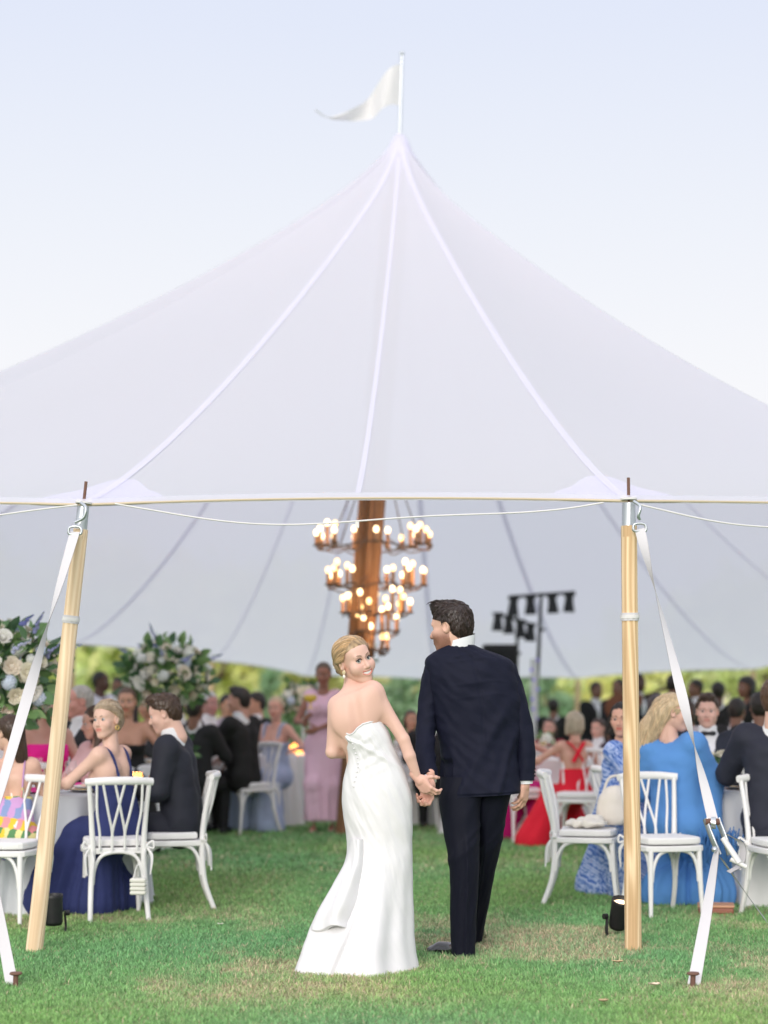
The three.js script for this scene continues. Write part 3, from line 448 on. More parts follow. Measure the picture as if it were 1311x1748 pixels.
// a few sprigs that reach out of the dome
const candleGlow = mat([1, .75, .45], .6, { emissive: C(1, .55, .2), emissiveIntensity: 2.2 });
function votive(label, p, s = 1, pt = true) {
  const t = thing('votive_candle', label, 'candle', p, 0, null);
  mesh('cup', lathe([[.001, 0], [.032 * s, 0], [.036 * s, .075 * s], [.034 * s, .075 * s], [.03 * s, .004], [.001, .004]], 14), mat([.95, .8, .6], .1, { transmission: .8, thickness: 0, side: THREE.DoubleSide }), t);
  mesh('glow', ball(.026 * s, 0, .042 * s, 0, 10), candleGlow, t);
  if (pt) { const l = new THREE.PointLight(new THREE.Color(1, .6, .3), .12, 0, 2); l.position.set(0, .042 * s, 0); l.castShadow = true; t.add(l); }
}
function setting(tx, d, y, list, where) { // what stands on a table: [kind, x offset, z offset]
  for (const [k, ox, oz, label, m] of list) {
    const p = V(tx + ox, y, -d + oz);
    if (k === 'plate') { const t = thing('dinner_plate', label, 'plate', p); mesh('charger', plateG, plateM, t); mesh('plate', mv(plateG.clone().scale(.78, 1, .78), 0, .018, 0), plateM, t); mesh('rim', new THREE.TorusGeometry(.136, .0025, 6, 32).rotateX(Math.PI / 2).translate(0, .021, 0), goldM, t); }
    if (k === 'goblet') { const t = thing('wine_glass', label, 'glass', p); mesh('bowl', gobletG, glassM, t); if (m) mesh('wine', lathe([[.001, .09], [.03, .113], [.037, .145], [.001, .145]], 14), m, t); }
    if (k === 'napkin') { const t = thing('napkin', label, 'napkin', p, rnd() * 3); const rows = []; for (let i = 0; i <= 10; i++) { const row = []; for (let j = 0; j <= 10; j++) { const u = i / 10 - .5, v = j / 10 - .5; row.push(V(u * .22 * (1 - .5 * Math.abs(v)), .012 + .07 * Math.max(0, .5 - Math.abs(u) * 1.6) * (1 - Math.abs(v)) + .012 * nz(i * .6, j * .6, ox), v * .24)); } rows.push(row); } mesh('folded_cloth', sheet(rows), m || whiteN, t); }
    if (k === 'cutlery') { const t = thing('fork', label, 'cutlery', p, m || .4); mesh('handle', box(.008, .003, .12, 0, .006, 0, .001), M.steel, t); mesh('tines', join([box(.003, .002, .05, -.006, .007, -.08), box(.003, .002, .05, 0, .007, -.08), box(.003, .002, .05, .006, .007, -.08), box(.017, .002, .014, 0, .007, -.055)]), M.steel, t); }
  }
}
// ---------- people ----------
const ik = (a, b, l1, l2, hint) => { const d = b.clone().sub(a); let L = d.length(); const mx = (l1 + l2) * .999; if (L > mx) { b.copy(a).addScaledVector(d, mx / L); d.copy(b).sub(a); L = mx; } const n = d.clone().normalize(), x = (l1 * l1 - l2 * l2 + L * L) / (2 * L), h = Math.sqrt(Math.max(0, l1 * l1 - x * x)), e = hint.clone().sub(a); e.addScaledVector(n, -e.dot(n)).normalize(); return a.clone().addScaledVector(n, x).addScaledVector(e, h); };
const handCache = {};
function handGeo(curl, cell, spread = .0, thumbIn = .2) { // right hand, wrist at the origin, fingers along +y, palm towards +z, thumb towards +x
  const key = [curl, cell, spread, thumbIn].join(); if (handCache[key]) return handCache[key];
  const L = [ell(V(.0, .045, .0), [.038, .05, .0145]), cap(V(0, -.03, 0), V(0, .02, 0), .024, .024), ell(V(.022, .032, .008), [.019, .034, .015]), cap(V(-.026, .03, .002), V(-.028, .07, .001), .014, .012)];
  [[.029, .087, .0088, .078, .10], [.0095, .093, .0092, .086, .02], [-.0105, .089, .0088, .08, -.05], [-.029, .078, .0078, .062, -.16]].forEach(([x, y, r, len, fan], i) => {
    let p = V(x, y, 0), ang = curl * (.55 + .12 * i) + .05; const f = fan * (.6 + spread); const seg = [.47, .3, .23];
    L.push(cap(V(x * .75, y - .035, .0), p.clone(), r * 1.15, r * 1.1));
    seg.forEach((s, k) => { const q = p.clone().add(V(Math.sin(f) * Math.cos(ang), Math.cos(f) * Math.cos(ang), Math.sin(ang)).multiplyScalar(len * s)); L.push({ ...cap(p, q, r * (1.06 - .1 * k), r * (.98 - .11 * k)), k: .006 }); p = q; ang += curl * (.75 - .1 * k) + .06; });
  });
  let p = V(.026, .02, .008), a1 = .95 - thumbIn * .5; for (const [len, r0, r1, dz] of [[.045, .0125, .0105, .25 + thumbIn], [.033, .0105, .0092, .45 + thumbIn], [.026, .0094, .0078, .55 + thumbIn]]) { const q = p.clone().add(V(Math.sin(a1) * Math.cos(dz), Math.cos(a1) * Math.cos(dz), Math.sin(dz)).multiplyScalar(len)); L.push({ ...cap(p, q, r0, r1), k: .008 }); p = q; a1 -= .28 + thumbIn * .6; }
  return handCache[key] = netsOf(L, .012, cell);
}
function placeHand(g, wrist, dir, palm, right, s = 1) {
  const y = dir.clone().normalize(), z = palm.clone().addScaledVector(y, -palm.dot(y)).normalize(), x = y.clone().cross(z); if (!right) x.negate();
  const m = new THREE.Matrix4().makeBasis(x, y, z).scale(V(s, s, s)).setPosition(wrist), o = g.clone().applyMatrix4(m);
  if (!right) { const id = o.index.array; for (let i = 0; i < id.length; i += 3) { const t = id[i]; id[i] = id[i + 1]; id[i + 1] = t; } o.computeVertexNormals(); }
  return o;
}
const headCache = {};
function headList(fem, o = {}) {
  const j = fem ? .86 : 1;
  return [ell(V(0, .03, -.018), [.0745, .088, .093]), ell(V(0, -.022, .03), [fem ? .0565 : .060, .085, .058]), ell(V(0, .045, .035), [.062, .052, .05]),
    { ...cap(V(.046 * j, -.05, -.005), V(.017 * j, -.093, .05), fem ? .019 : .022, fem ? .0175 : .02), k: .03 }, { ...cap(V(-.046 * j, -.05, -.005), V(-.017 * j, -.093, .05), fem ? .019 : .022, fem ? .0175 : .02), k: .03 }, { ...ell(V(0, -.097, .063), [.02, .016, .016]), k: .025 },
    { ...ell(V(.036, -.028, .056), [.025, .024, .024]), k: .03 }, { ...ell(V(-.036, -.028, .056), [.025, .024, .024]), k: .03 },
    ...(o.smile ? [1, -1].map((q) => ({ ...ell(V(q * .040, -.031, .058), [.023, .022, .019]), k: .035 })) : []), { ...cap(V(0, .014, .083), V(0, -.026, .103), .0075, .0095), k: .014 }, { ...ell(V(0, -.032, .1), [.0115, .0095, .011]), k: .008 }, { ...ell(V(.0115, -.035, .09), [.0075, .0065, .009]), k: .006 }, { ...ell(V(-.0115, -.035, .09), [.0075, .0065, .009]), k: .006 },
    { ...cap(V(-.034, .026, .071), V(.034, .026, .071), fem ? .009 : .012), k: .02 },
    { ...ell(V(0, -.062, .075), [.028, .017, .014]), k: .02 },
    { ...cap(V(0, -.05, -.03), V(0, -.17, -.045), fem ? .048 : .058, fem ? .05 : .06), k: .03 }];
}
function headGeo(fem, cell, o = {}) {
  const key = [fem, cell, JSON.stringify(o)].join(); if (headCache[key]) return headCache[key];
  const L = headList(fem, o), u = union(L, .02), ears = [];
  for (const s of [-1, 1]) ears.push({ ...ell(V(s * .077, .0, -.012), [.011, .031, .02], new THREE.Quaternion().setFromEuler(new THREE.Euler(-.2, s * .45, 0))), s });
  const sm = o.smile || 0;
  const mouthY = (x) => -.0605 - sm * .002 + sm * 10.5 * x * x, mw = .023 + sm * .010;
  const f = (p) => {
    let d = u(p);
    if (p.z > .03) for (const s of [-1, 1]) { const e = Math.hypot((p.x - s * .0315) / 1.5, p.y - .006, p.z - .092) - .0155; d = -smin(-d, e, .012); }           // sockets
    for (const e of ears) { let q = primD(e, p); q = Math.max(q, .004 - Math.hypot((p.x - e.s * .094) * .9, (p.y - .004) * .62, (p.z + .006)) + .011); d = smin(d, q, .006); }
    if (p.z > .05 && Math.abs(p.x) < .045) { // lips
      const ax = Math.abs(p.x), my = mouthY(p.x), tap = Math.max(.05, 1 - (ax / mw) ** 2), z = .0885 - 8 * p.x * p.x, gap = sm ? .0058 * tap : .0008;
      const up = Math.hypot((p.y - my - .0045 - gap) / 1.0, (p.z - z) * 1.0) - .0052 * Math.sqrt(tap), lo = Math.hypot(p.y - my + .0055 + gap, p.z - z + .001) - .0062 * Math.sqrt(tap);
      if (ax < mw + .004) { d = smin(d, Math.max(up, ax - mw), .005); d = smin(d, Math.max(lo, ax - mw), .005); d = -smin(-d, Math.max(Math.hypot((p.y - my) / (sm ? 1.0 : .35), (p.z - z - .004) * .5) - (sm ? .0068 * tap : .003), ax - mw), .003); }
    }
    return d;
  };
  const g = nets(f, boundsOf(L, .03), cell);
  paint(g, (x, y, z) => {
    let c = [1, 1, 1]; const ax = Math.abs(x), my = mouthY(x), tap = Math.max(0, 1 - (ax / mw) ** 2);
    if (z > .055 && ax < mw + .002) { const k = sstep(.0135, .0085, Math.abs(y - my)) * sstep(0, .2, tap); const lip = fem ? [.90, .52, .52] : [.86, .62, .60]; c = c.map((q, i) => lerp(q, lip[i], k)); if (!sm && Math.abs(y - my) < .0016) c = c.map((q) => q * .55); }
    if (o.beard) { const k = sstep(.0, -.03, y) * sstep(-.06, .0, z + .03) * (1 - sstep(.03, .0, Math.abs(y + .02)) * .5) * (z > -.02 ? 1 : 0) * (ax < .075 ? 1 : 0) * sstep(-.11, -.095, y + .0); const kk = k * o.beard * (.75 + .5 * Math.abs(nz(x * 300, y * 300, z * 300))); c = c.map((q, i) => lerp(q, [.42, .33, .30][i], clamp(kk))); }
    if (fem && o.blush !== 0) { const k = Math.exp(-(((ax - .042) / .02) ** 2 + ((y + .025) / .018) ** 2)) * (z > .02 ? .3 : 0); c = [c[0], c[1] * (1 - .3 * k), c[2] * (1 - .25 * k)]; }
    return c;
  });
  return headCache[key] = g;
}
function eyeGeo(iris = [.16, .22, .26]) { const g = new THREE.SphereGeometry(.0125, 16, 12).rotateX(Math.PI / 2); return paint(g, (x, y, z) => { const a = Math.hypot(x, y); return z > 0 && a < .0026 ? [.01, .01, .01] : z > 0 && a < .0068 ? iris : [.50, .48, .47]; }); }
const eyeB = eyeGeo([.07, .11, .14]), eyeBr = eyeGeo([.10, .05, .03]);
const eyeMat = mat([1, 1, 1], .15, { vertexColors: true });
// hair as a field in the frame of the head
function hairGeo(style, cell, o = {}) {
  const L = [], grow = o.grow || 0;
  if (style === 'short') { L.push(ell(V(0, .044, -.022), [.086 + grow, .094 + grow, .102 + grow]), ell(V(0, -.01, -.06), [.068, .07, .056])); if (o.quiff) L.push(ell(V(0, .115, .04), [.058, .03, .05])); }
  else L.push(ell(V(0, .042, -.022), [.085 + grow, .093 + grow, .102 + grow]));
  if (style === 'bob') L.push(ell(V(0, -.03, -.045), [.092, .09, .085]), cap(V(.075, .0, -.01), V(.08, -.085, -.005), .03, .028), cap(V(-.075, .0, -.01), V(-.08, -.085, -.005), .03, .028));
  if (style === 'bun') L.push(ell(V(0, .0, -.115), [.05, .048, .042]), ell(V(0, -.02, -.07), [.066, .06, .05]));
  if (style === 'sleek') L.push(ell(V(0, -.03, -.065), [.066, .06, .05]), ell(V(0, -.075, -.085), [.035, .04, .03]));
  for (const c of o.flow || []) L.push({ ...cap(V(...c[0]), V(...c[1]), c[2], c[3]), k: .035 });
  const short = style === 'short', top = o.line ?? .082;
  return [L, (d, p) => {
    const face = p.z - (short ? .008 : .0) - sstep(.03, top, p.y) * (short ? .115 : .098) - (o.part ? o.part * p.x * sstep(0, .09, p.y) : 0);
    const ax = Math.abs(p.x);
    let cut = Math.max(face, -1); if (p.y < -.12 && !short) cut = p.z - .075; if (style === 'long' && p.y < .03) cut = Math.min(cut, Math.max(p.z - .05, .052 - ax));
    if (short) cut = Math.max(cut, -(p.y + .085 - .02 * sstep(0, -.08, p.z)), -Math.hypot((p.y + .005) * .75, p.z + .005) + .028 + (ax < .05 ? -1 : 0));
    else if (style !== 'long' && style !== 'bob') cut = Math.max(cut, -Math.hypot((p.y + .004) * .7, p.z + .004) + .022 + (ax < .055 ? -1 : 0));
    const strands = style === 'short' ? nz(p.x * 55, p.y * 42 + p.z * 30, p.z * 45) * .006 + nz(p.x * 110, p.y * 80, p.z * 60) * .003 : nz(p.x * 90, p.y * 14, p.z * 90 + p.y * 20) * .0045;
    return Math.max(d + strands * (o.rough ?? 1), cut * .8);
  }];
}
function strandGeo(f, src, flow, n, len, r, amp = .5) { // fine locks that follow the surface of the hair
  const P0 = src.attributes.position, out = [], g = V(), e = .003;
  for (let i = 0; i < n; i++) { const k = Math.floor(rnd() * P0.count), p = V(P0.getX(k), P0.getY(k), P0.getZ(k)), pts = []; if (!flow(p)) continue; const off = rr(.0002, .0022);
    for (let j = 0; j < 6; j++) { const d = f(p); if (j && d > .008) break; g.set(f(V(p.x + e, p.y, p.z)) - d, f(V(p.x, p.y + e, p.z)) - d, f(V(p.x, p.y, p.z + e)) - d); if (g.lengthSq() < 1e-12) break; g.normalize(); p.addScaledVector(g, off - clamp(d, -.01, .01)); pts.push(p.clone()); const v = flow(p); if (!v) break; v.addScaledVector(g, -v.dot(g)).normalize(); p.addScaledVector(v, len / 5); }
    if (pts.length < 3) continue; const c = 1 + amp * rr(-.75, 1.2), w = rr(.94, 1.06); out.push(paint(rod(pts, [r * .3, r, r * 1.05, r * .25], 4, pts.length * 2), () => [c * w, c, c / w])); }
  return out;
}
const flows = { short: (p) => V(.25 * Math.sin(p.y * 40 + p.x * 9) + .4 * nz(p.x * 30, p.y * 30, p.z * 30), p.y > .085 ? -.1 : -1, p.y > .06 ? .9 * sstep(-.12, -.02, p.z) - .2 : p.z > -.02 ? .25 : -.25), long: (p) => V(.15 * nz(p.x * 12, p.y * 12, 4), p.y > .07 ? -.45 : -1, p.y > .02 ? -.8 : -.38), bob: (p) => V(p.x * 5, p.y > .09 ? -.3 : -1, p.z < -.05 ? -.3 : .15), bun: (p) => V(0, -.012, -.14).sub(p), sleek: (p) => V(0, -.07, -.13).sub(p) };
const hairMats = {};
function hairMat(c) { const k = c.join(); return hairMats[k] = hairMats[k] || mat(c, .42, { vertexColors: true, sheen: .4, sheenColor: C(...c.map((x) => Math.min(1, x * 2))), sheenRoughness: .4 }); }
const skins = { fair: [.70, .44, .34], rosy: [.66, .37, .29], tan: [.56, .30, .20], brown: [.24, .115, .075], dark: [.11, .05, .035] }, skinMats = {};
const skinMat = (c) => { const k = String(c); return skinMats[k] = skinMats[k] || mat(skins[c] || c, .52, { vertexColors: true, sheen: .25, sheenColor: C(.9, .5, .4), sheenRoughness: .5 }); };
const clothMats = {};
const fabric = (c, r = .85, ex) => { const k = c.join() + r + JSON.stringify(ex || 0); return clothMats[k] = clothMats[k] || mat(c, r, { sheen: .3, sheenColor: C(...c.map((x) => Math.min(1, x * 1.5 + .02))), sheenRoughness: .6, ...(ex || {}) }); };

function person(o) {
  const fem = !!o.fem, sit = o.sit, d = o.d, cell = o.cell || clamp(d * .0011, .012, .024), hc = clamp(d * .00034, .0042, .008);
  const gy = groundY(d), hipY = sit ? sit + .085 : .92, lean = o.lean || 0;
  const R = new THREE.Quaternion().setFromEuler(new THREE.Euler(lean, o.twist || 0, o.side || 0, 'YXZ')), R2 = new THREE.Quaternion().slerp(R, .5);
  const on = (q, x, y, z) => V(x, y, z).applyQuaternion(q);
  const hip = V(0, hipY, 0), waist = hip.clone().add(on(R2, 0, .16, 0)), chest = waist.clone().add(on(R, 0, .2, .0)), neckB = chest.clone().add(on(R, 0, .2, -.015)), sw = fem ? .155 : .185;
  const sh = { L: chest.clone().add(on(R, sw, .135 + (o.shrugL || 0), -.01)), R: chest.clone().add(on(R, -sw, .135 + (o.shrugR || 0), -.01)) };
  const HQ = new THREE.Quaternion().setFromEuler(new THREE.Euler(o.pitch || 0, o.look || 0, o.roll || 0, 'YXZ')), head = neckB.clone().add(on(R, 0, .075, .0)).add(on(HQ, 0, .085, .022));
  const top = head.y + .128;
  // size so that the head top comes out at the photographed row
  const s = o.top ? (CH - (o.top - HZ) / F * d - gy) / top : 1;
  const t = thing('person', o.label, 'person', V(XW(o.px, d), gy, -d), o.yaw, o.group); t.scale.setScalar(s);
  const def = sit ? { L: [.2, hipY + .18, .36], R: [-.2, hipY + .18, .36] } : { L: [sw + .06, .83, .06], R: [-sw - .06, .83, .06] };
  const arm = {}, hands = [];
  for (const k of ['L', 'R']) {
    const sg = k === 'L' ? 1 : -1, a = o[k] || {}, w = V(...(a.hand || def[k])), hint = V(...(a.elbow || [sg * (sw + .25), sh[k].y - .25, -.15]));
    const e = ik(sh[k], w, .285, .25, hint); arm[k] = { e, w };
    const dir = a.dir ? V(...a.dir) : w.clone().sub(e), palm = a.palm ? V(...a.palm) : sit ? V(0, -1, .2) : V(-sg, 0, .1);
    if (!a.hide) hands.push(paint(placeHand(handGeo(a.curl ?? .55, clamp(d * .0004, .0045, .0075)), w, dir, palm, k === 'R', fem ? .92 : 1.02), () => [1, 1, 1]));
  }
  const kn = {}, an = {};
  for (const k of ['L', 'R']) { const sg = k === 'L' ? 1 : -1, h = V(sg * .09, hipY - .02, 0), f = (o.foot || {})[k]; an[k] = f ? V(...f) : sit ? V(sg * .12, .09, .42) : V(sg * .1, .09, k === 'L' ? .05 : -.05); kn[k] = ik(h, an[k], sit ? .45 : .42, sit ? .44 : .42, sit ? V(sg * .16, .9, .8) : V(sg * .1, .5, .5)); }
  const torso = (g) => [cap(hip.clone().add(V(.07, 0, 0)), waist.clone().add(on(R2, .05, 0, 0)), .112 + g, (fem ? .082 : .1) + g), cap(hip.clone().add(V(-.07, 0, 0)), waist.clone().add(on(R2, -.05, 0, 0)), .112 + g, (fem ? .082 : .1) + g),
    cap(waist.clone().add(on(R2, .05, 0, 0)), chest.clone().add(on(R, .07, .03, 0)), (fem ? .082 : .1) + g, (fem ? .088 : .108) + g), cap(waist.clone().add(on(R2, -.05, 0, 0)), chest.clone().add(on(R, -.07, .03, 0)), (fem ? .082 : .1) + g, (fem ? .088 : .108) + g),
    cap(chest.clone().add(on(R, .06, .05, 0)), sh.L.clone().lerp(neckB, .18), .09 + g, .052 + g), cap(chest.clone().add(on(R, -.06, .05, 0)), sh.R.clone().lerp(neckB, .18), .09 + g, .052 + g), cap(sh.L, sh.R, .045 + g)].concat(fem ? [ell(chest.clone().add(on(R, .07, -.0, .085)), [.062 + g, .06 + g, .05 + g]), ell(chest.clone().add(on(R, -.07, -.0, .085)), [.062 + g, .06 + g, .05 + g])] : []);
  const limbs = (g, f = 1) => ['L', 'R'].flatMap((k) => [cap(sh[k], arm[k].e, (fem ? .044 : .054) + g, (fem ? .034 : .043) + g), f >= 1 || f > .5 ? cap(arm[k].e, arm[k].e.clone().lerp(arm[k].w, (f - .5) * 2), (fem ? .036 : .044) + g, lerp(fem ? .036 : .044, fem ? .022 : .028, (f - .5) * 2) + g) : null].filter(Boolean));
  const legs = (g) => ['L', 'R'].flatMap((k) => { const sg = k === 'L' ? 1 : -1, h = V(sg * .085, hipY - .02, 0); return [cap(h, kn[k], .085 + g, .058 + g), cap(kn[k], an[k], .056 + g, .036 + g)]; });
  const neck = cap(neckB.clone().add(V(0, -.02, 0)), head.clone().add(on(HQ, 0, -.07, -.03)), fem ? .052 : .062, fem ? .047 : .057);
  const up = V(0, 1, 0).applyQuaternion(R), inv = R.clone().invert(), loc = (p) => p.clone().sub(waist).applyQuaternion(inv); // torso frame, y from the waist
  const suit = o.wear === 'suit' || o.wear === 'shirt', bare = !suit;
  // body
  const bodyL = [...torso(-.004).map((q, i) => i < 4 ? { ...q, ra: q.ra - .02, rb: q.rb - (i < 2 ? .02 : .004) } : q), ...limbs(0), neck]; if (bare && !o.noLegs) { bodyL.push(...legs(-.022)); for (const k of ['L', 'R']) bodyL.push(ell(an[k].clone().add(V(0, -.045, .07)), [.036, .035, .11])); }
  const hg = headGeo(fem, hc, { ...(o.smile ? { smile: o.smile } : {}), ...(o.beard ? { beard: o.beard } : {}) }).clone().applyMatrix4(new THREE.Matrix4().compose(head, HQ, V(1, 1, 1)));
  const bg = paint(netsOf(bodyL, .035, cell, null, .05), () => [1, 1, 1]);
  const body = mesh('body', join([bg, hg, ...hands], true), skinMat(o.skin || 'fair'), t);
  for (const sg of [-1, 1]) { const e = mesh('eye', o.iris === 'blue' ? eyeB : eyeBr, eyeMat, t); e.position.copy(head).add(on(HQ, sg * .0305, .006, .0728)); e.quaternion.copy(HQ); }
  // hair
  if (o.hair) {
    const h = o.hair, [L, mod] = hairGeo(h.style, hc, h), g = netsOf(L, .03, Math.max(hc, .005), mod, .03), col = h.color;
    paint(g, (x, y, z) => { const v = 1 + .5 * nz(x * 70, y * 9, z * 70 + y * 15); return [v, v, v * .97]; });
    let hgeo = g; if (d < 15) { const u = union(L, .03); hgeo = join([g, ...strandGeo((p) => mod(u(p), p), g, flows[h.style], h.style === 'short' ? 420 : 380, h.style === 'short' ? .035 : .10, h.style === 'short' ? .0016 : .0022)], true); }
    hgeo.applyMatrix4(new THREE.Matrix4().compose(head, HQ, V(1, 1, 1))); mesh('hair', hgeo, hairMat(col), t);
    const bc = mat(col.map((x) => x * .5), .8);
    for (const sg of [-1, 1]) mesh('eyebrow', rod([V(sg * .014, .026, .087), V(sg * .03, .031, .083), V(sg * .047, .025, .069)], [.0026, .003, .0014], 5, 8).applyMatrix4(new THREE.Matrix4().compose(head, HQ, V(1, 1, 1))), bc, t);
  }
  // clothes
  const wr = (p, a = .006) => a * (nz(p.x * 9, p.y * 14, p.z * 9) + .5 * nz(p.x * 22, p.y * 25, p.z * 22));
  if (suit) {
    const shirt = o.wear === 'shirt', jc = o.color || [.012, .013, .018];
    const jl = [...torso(.018), ...limbs(.014, .96)]; jl.push({ ...cap(sh.L, arm.L.e, .068, .056), k: .05 }, { ...cap(sh.R, arm.R.e, .068, .056), k: .05 });
    if (!sit) jl.push(cap(hip.clone().add(V(.07, -.1, 0)), waist.clone().add(V(.05, 0, 0)), .125, .115), cap(hip.clone().add(V(-.07, -.1, 0)), waist.clone().add(V(-.05, 0, 0)), .125, .115));
    const jm = (dd, p) => { const q = loc(p); let x = dd + wr(p); x = Math.max(x, q.y - .435 + .3 * Math.abs(q.x) * 0); if (q.y > .36) x = Math.max(x, .075 - Math.hypot(q.x, q.z * .9)); if (!shirt && q.z > .02) x = Math.max(x, Math.min((.062 * (q.y - .06) / .32 - Math.abs(q.x)) * .9, q.y - .06)); return sit ? x : Math.max(x, (hipY - .2) - p.y); };
    mesh(shirt ? 'shirt' : 'jacket', netsOf(jl, .03, cell, jm, .05), fabric(jc, shirt ? .85 : .78), t);
    const sl = [...torso(.008), cap(neckB.clone().add(on(R, 0, -.03, 0)), neckB.clone().add(on(R, 0, .06, .008)), .074, .067)];
    if (!shirt) { mesh('shirt', netsOf(sl, .03, cell, (dd, p) => { const q = loc(p); return Math.max(dd, q.y - .462 - .12 * (-q.z) * .5, Math.abs(q.x) - .13, .0 - q.y); }), fabric([.82, .82, .84], .8), t);
      if (o.bow) { const b = neckB.clone().add(on(R, 0, .0, .083)); const bt = [ell(on(R, .03, 0, 0).add(b), [.03, .018, .012], R), ell(on(R, -.03, 0, 0).add(b), [.03, .018, .012], R), ell(b.clone(), [.012, .013, .014], R)]; mesh('bow_tie', netsOf(bt, .006, .006), fabric([.01, .01, .012], .5), t); } }
    mesh('trousers', netsOf([...legs(.016), cap(hip.clone().add(V(.06, .03, 0)), hip.clone().add(V(.06, -.05, 0)), .118), cap(hip.clone().add(V(-.06, .03, 0)), hip.clone().add(V(-.06, -.05, 0)), .118)], .04, cell, (dd, p) => Math.max(dd + wr(p, .004), .05 - p.y)), fabric(shirt ? [.02, .02, .025] : jc, .8), t);
    for (const k of ['L', 'R']) mesh('shoe', netsOf([ell(an[k].clone().add(V(0, -.045, .075)), [.042, .04, .12]), ell(an[k].clone().add(V(0, -.035, 0)), [.04, .05, .05])], .02, .012, (dd, p) => Math.max(dd, .004 - p.y)), mat([.012, .012, .015], .25), t);
  } else {
    const dc = o.color, ex = o.pattern ? { map: o.pattern } : undefined, fm = o.pattern ? fabric([1, 1, 1], .85, ex) : fabric(dc, o.shine ? .45 : .85);
    const dl = torso(.009), topY = o.neckline ?? .22; // height of the bodice above the waist
    if (o.sleeve) dl.push(...limbs(.022, o.sleeve));
    if (o.cape) dl.push({ ...cap(sh.L, arm.L.e, .06, .09), k: .08 }, { ...cap(sh.R, arm.R.e, .06, .09), k: .08 }, { ...cap(chest.clone().add(V(0, 0, .03)), hip.clone().add(V(0, 0, .07)), .12, .16), k: .08 }, { ...cap(arm.R.e, hip.clone().add(V(-.24, -.05, .05)), .08, .06), k: .08 });
    const vN = (q) => topY + (o.backDip ? (q.z < 0 ? -o.backDip * (1 - Math.min(1, Math.abs(q.x) / .12)) : 0) : 0);
    const clipTop = (dd, p) => { const q = loc(p); return Math.max(dd, o.sleeve || o.cape || o.high ? Math.max(q.y - .42, .06 - Math.hypot(q.x, q.z) - (q.y < .35 ? 1 : 0)) : q.y - vN(q)); };
    const floor = sit ? .02 : .1;
    if (sit) for (const k of ['L', 'R']) { const f = an[k].clone().setY(.09), h = V((k === 'L' ? .08 : -.08), hipY - .01, 0); dl.push(cap(h, kn[k], .12, .1), cap(kn[k], f, .105, .16 + (o.flare || 0)), cap(hip, kn[k].clone().lerp(f, .5), .1, .1)); }
    else dl.push(...['L', 'R'].flatMap((k) => [cap(V(k === 'L' ? .08 : -.08, hipY - .02, 0), kn[k], .11, .09), cap(kn[k], an[k].clone().setY(floor), .09, .09)]), cap(hip, V(0, floor, 0), .15, .2 + (o.flare || 0)), cap(hip, V(0, floor + .3, .0), .16, .17));
    for (const ee of o.extra || []) dl.push(cap(V(...ee[0]), V(...ee[1]), ee[2], ee[3]));
    const fold = (dd, p) => { const k = sstep(hipY + .05, .15, p.y) , a = Math.atan2(p.x, p.z - (sit ? .2 : 0)); return dd + k * (.012 * Math.sin(a * 13 + 2 * nz(p.x * 3, p.y * 2, p.z * 3)) + .006 * Math.sin(a * 29)) + wr(p, .005); };
    const g = netsOf(dl, .05, cell, (dd, p) => Math.max(clipTop(fold(dd, p), p), (o.hem ?? .015) - p.y), .08);
    if (o.pattern) { const pp = g.attributes.position, uv = new Float32Array(pp.count * 2); for (let i = 0; i < pp.count; i++) { uv[i * 2] = (pp.getX(i) + pp.getZ(i) * .8) * 3.2; uv[i * 2 + 1] = (pp.getY(i) + pp.getZ(i) * .35) * 3.2; } g.setAttribute('uv', new THREE.BufferAttribute(uv, 2)); }
    mesh('dress', g, fm, t);
    if (o.straps) for (const sg of [-1, 1]) { const q = (x, y, z) => waist.clone().add(on(R, x, y, z)); mesh('strap', rod([q(sg * .085, topY - .01, .095), q(sg * .10, .36, .05), q(sg * .105, .385, -.012), q(sg * .095, .34, -.07), q(sg * .075, topY - (o.backDip || 0) * .4 - .01, -.098)], o.straps, 6, 24, { sx: 1.6, sy: .6 }), fm, t); }
    if (o.cross) { const q = (x, y, z) => waist.clone().add(on(R, x, y, z)); for (const sg of [-1, 1]) mesh('strap', rod([q(sg * .10, .36, .03), q(sg * .085, .375, -.06), q(0, .27, -.112), q(-sg * .06, .17, -.118)], .017, 6, 20, { sx: 1.5, sy: .4 }), fm, t); }
    if (o.shoe) for (const k of ['L', 'R']) mesh('shoe', netsOf([ell(an[k].clone().add(V(0, -.06, .075)), [.037, .02, .115]), cap(an[k].clone().add(V(0, -.03, -.02)), an[k].clone().add(V(0, -.085, -.03)), .018, .01)], .015, .01), mat(o.shoe, .5), t);
  }
  t.userData.j = null; delete t.userData.j;
  return { t, s, head, HQ, neckB, waist, R, sh, arm, hip, on };
}
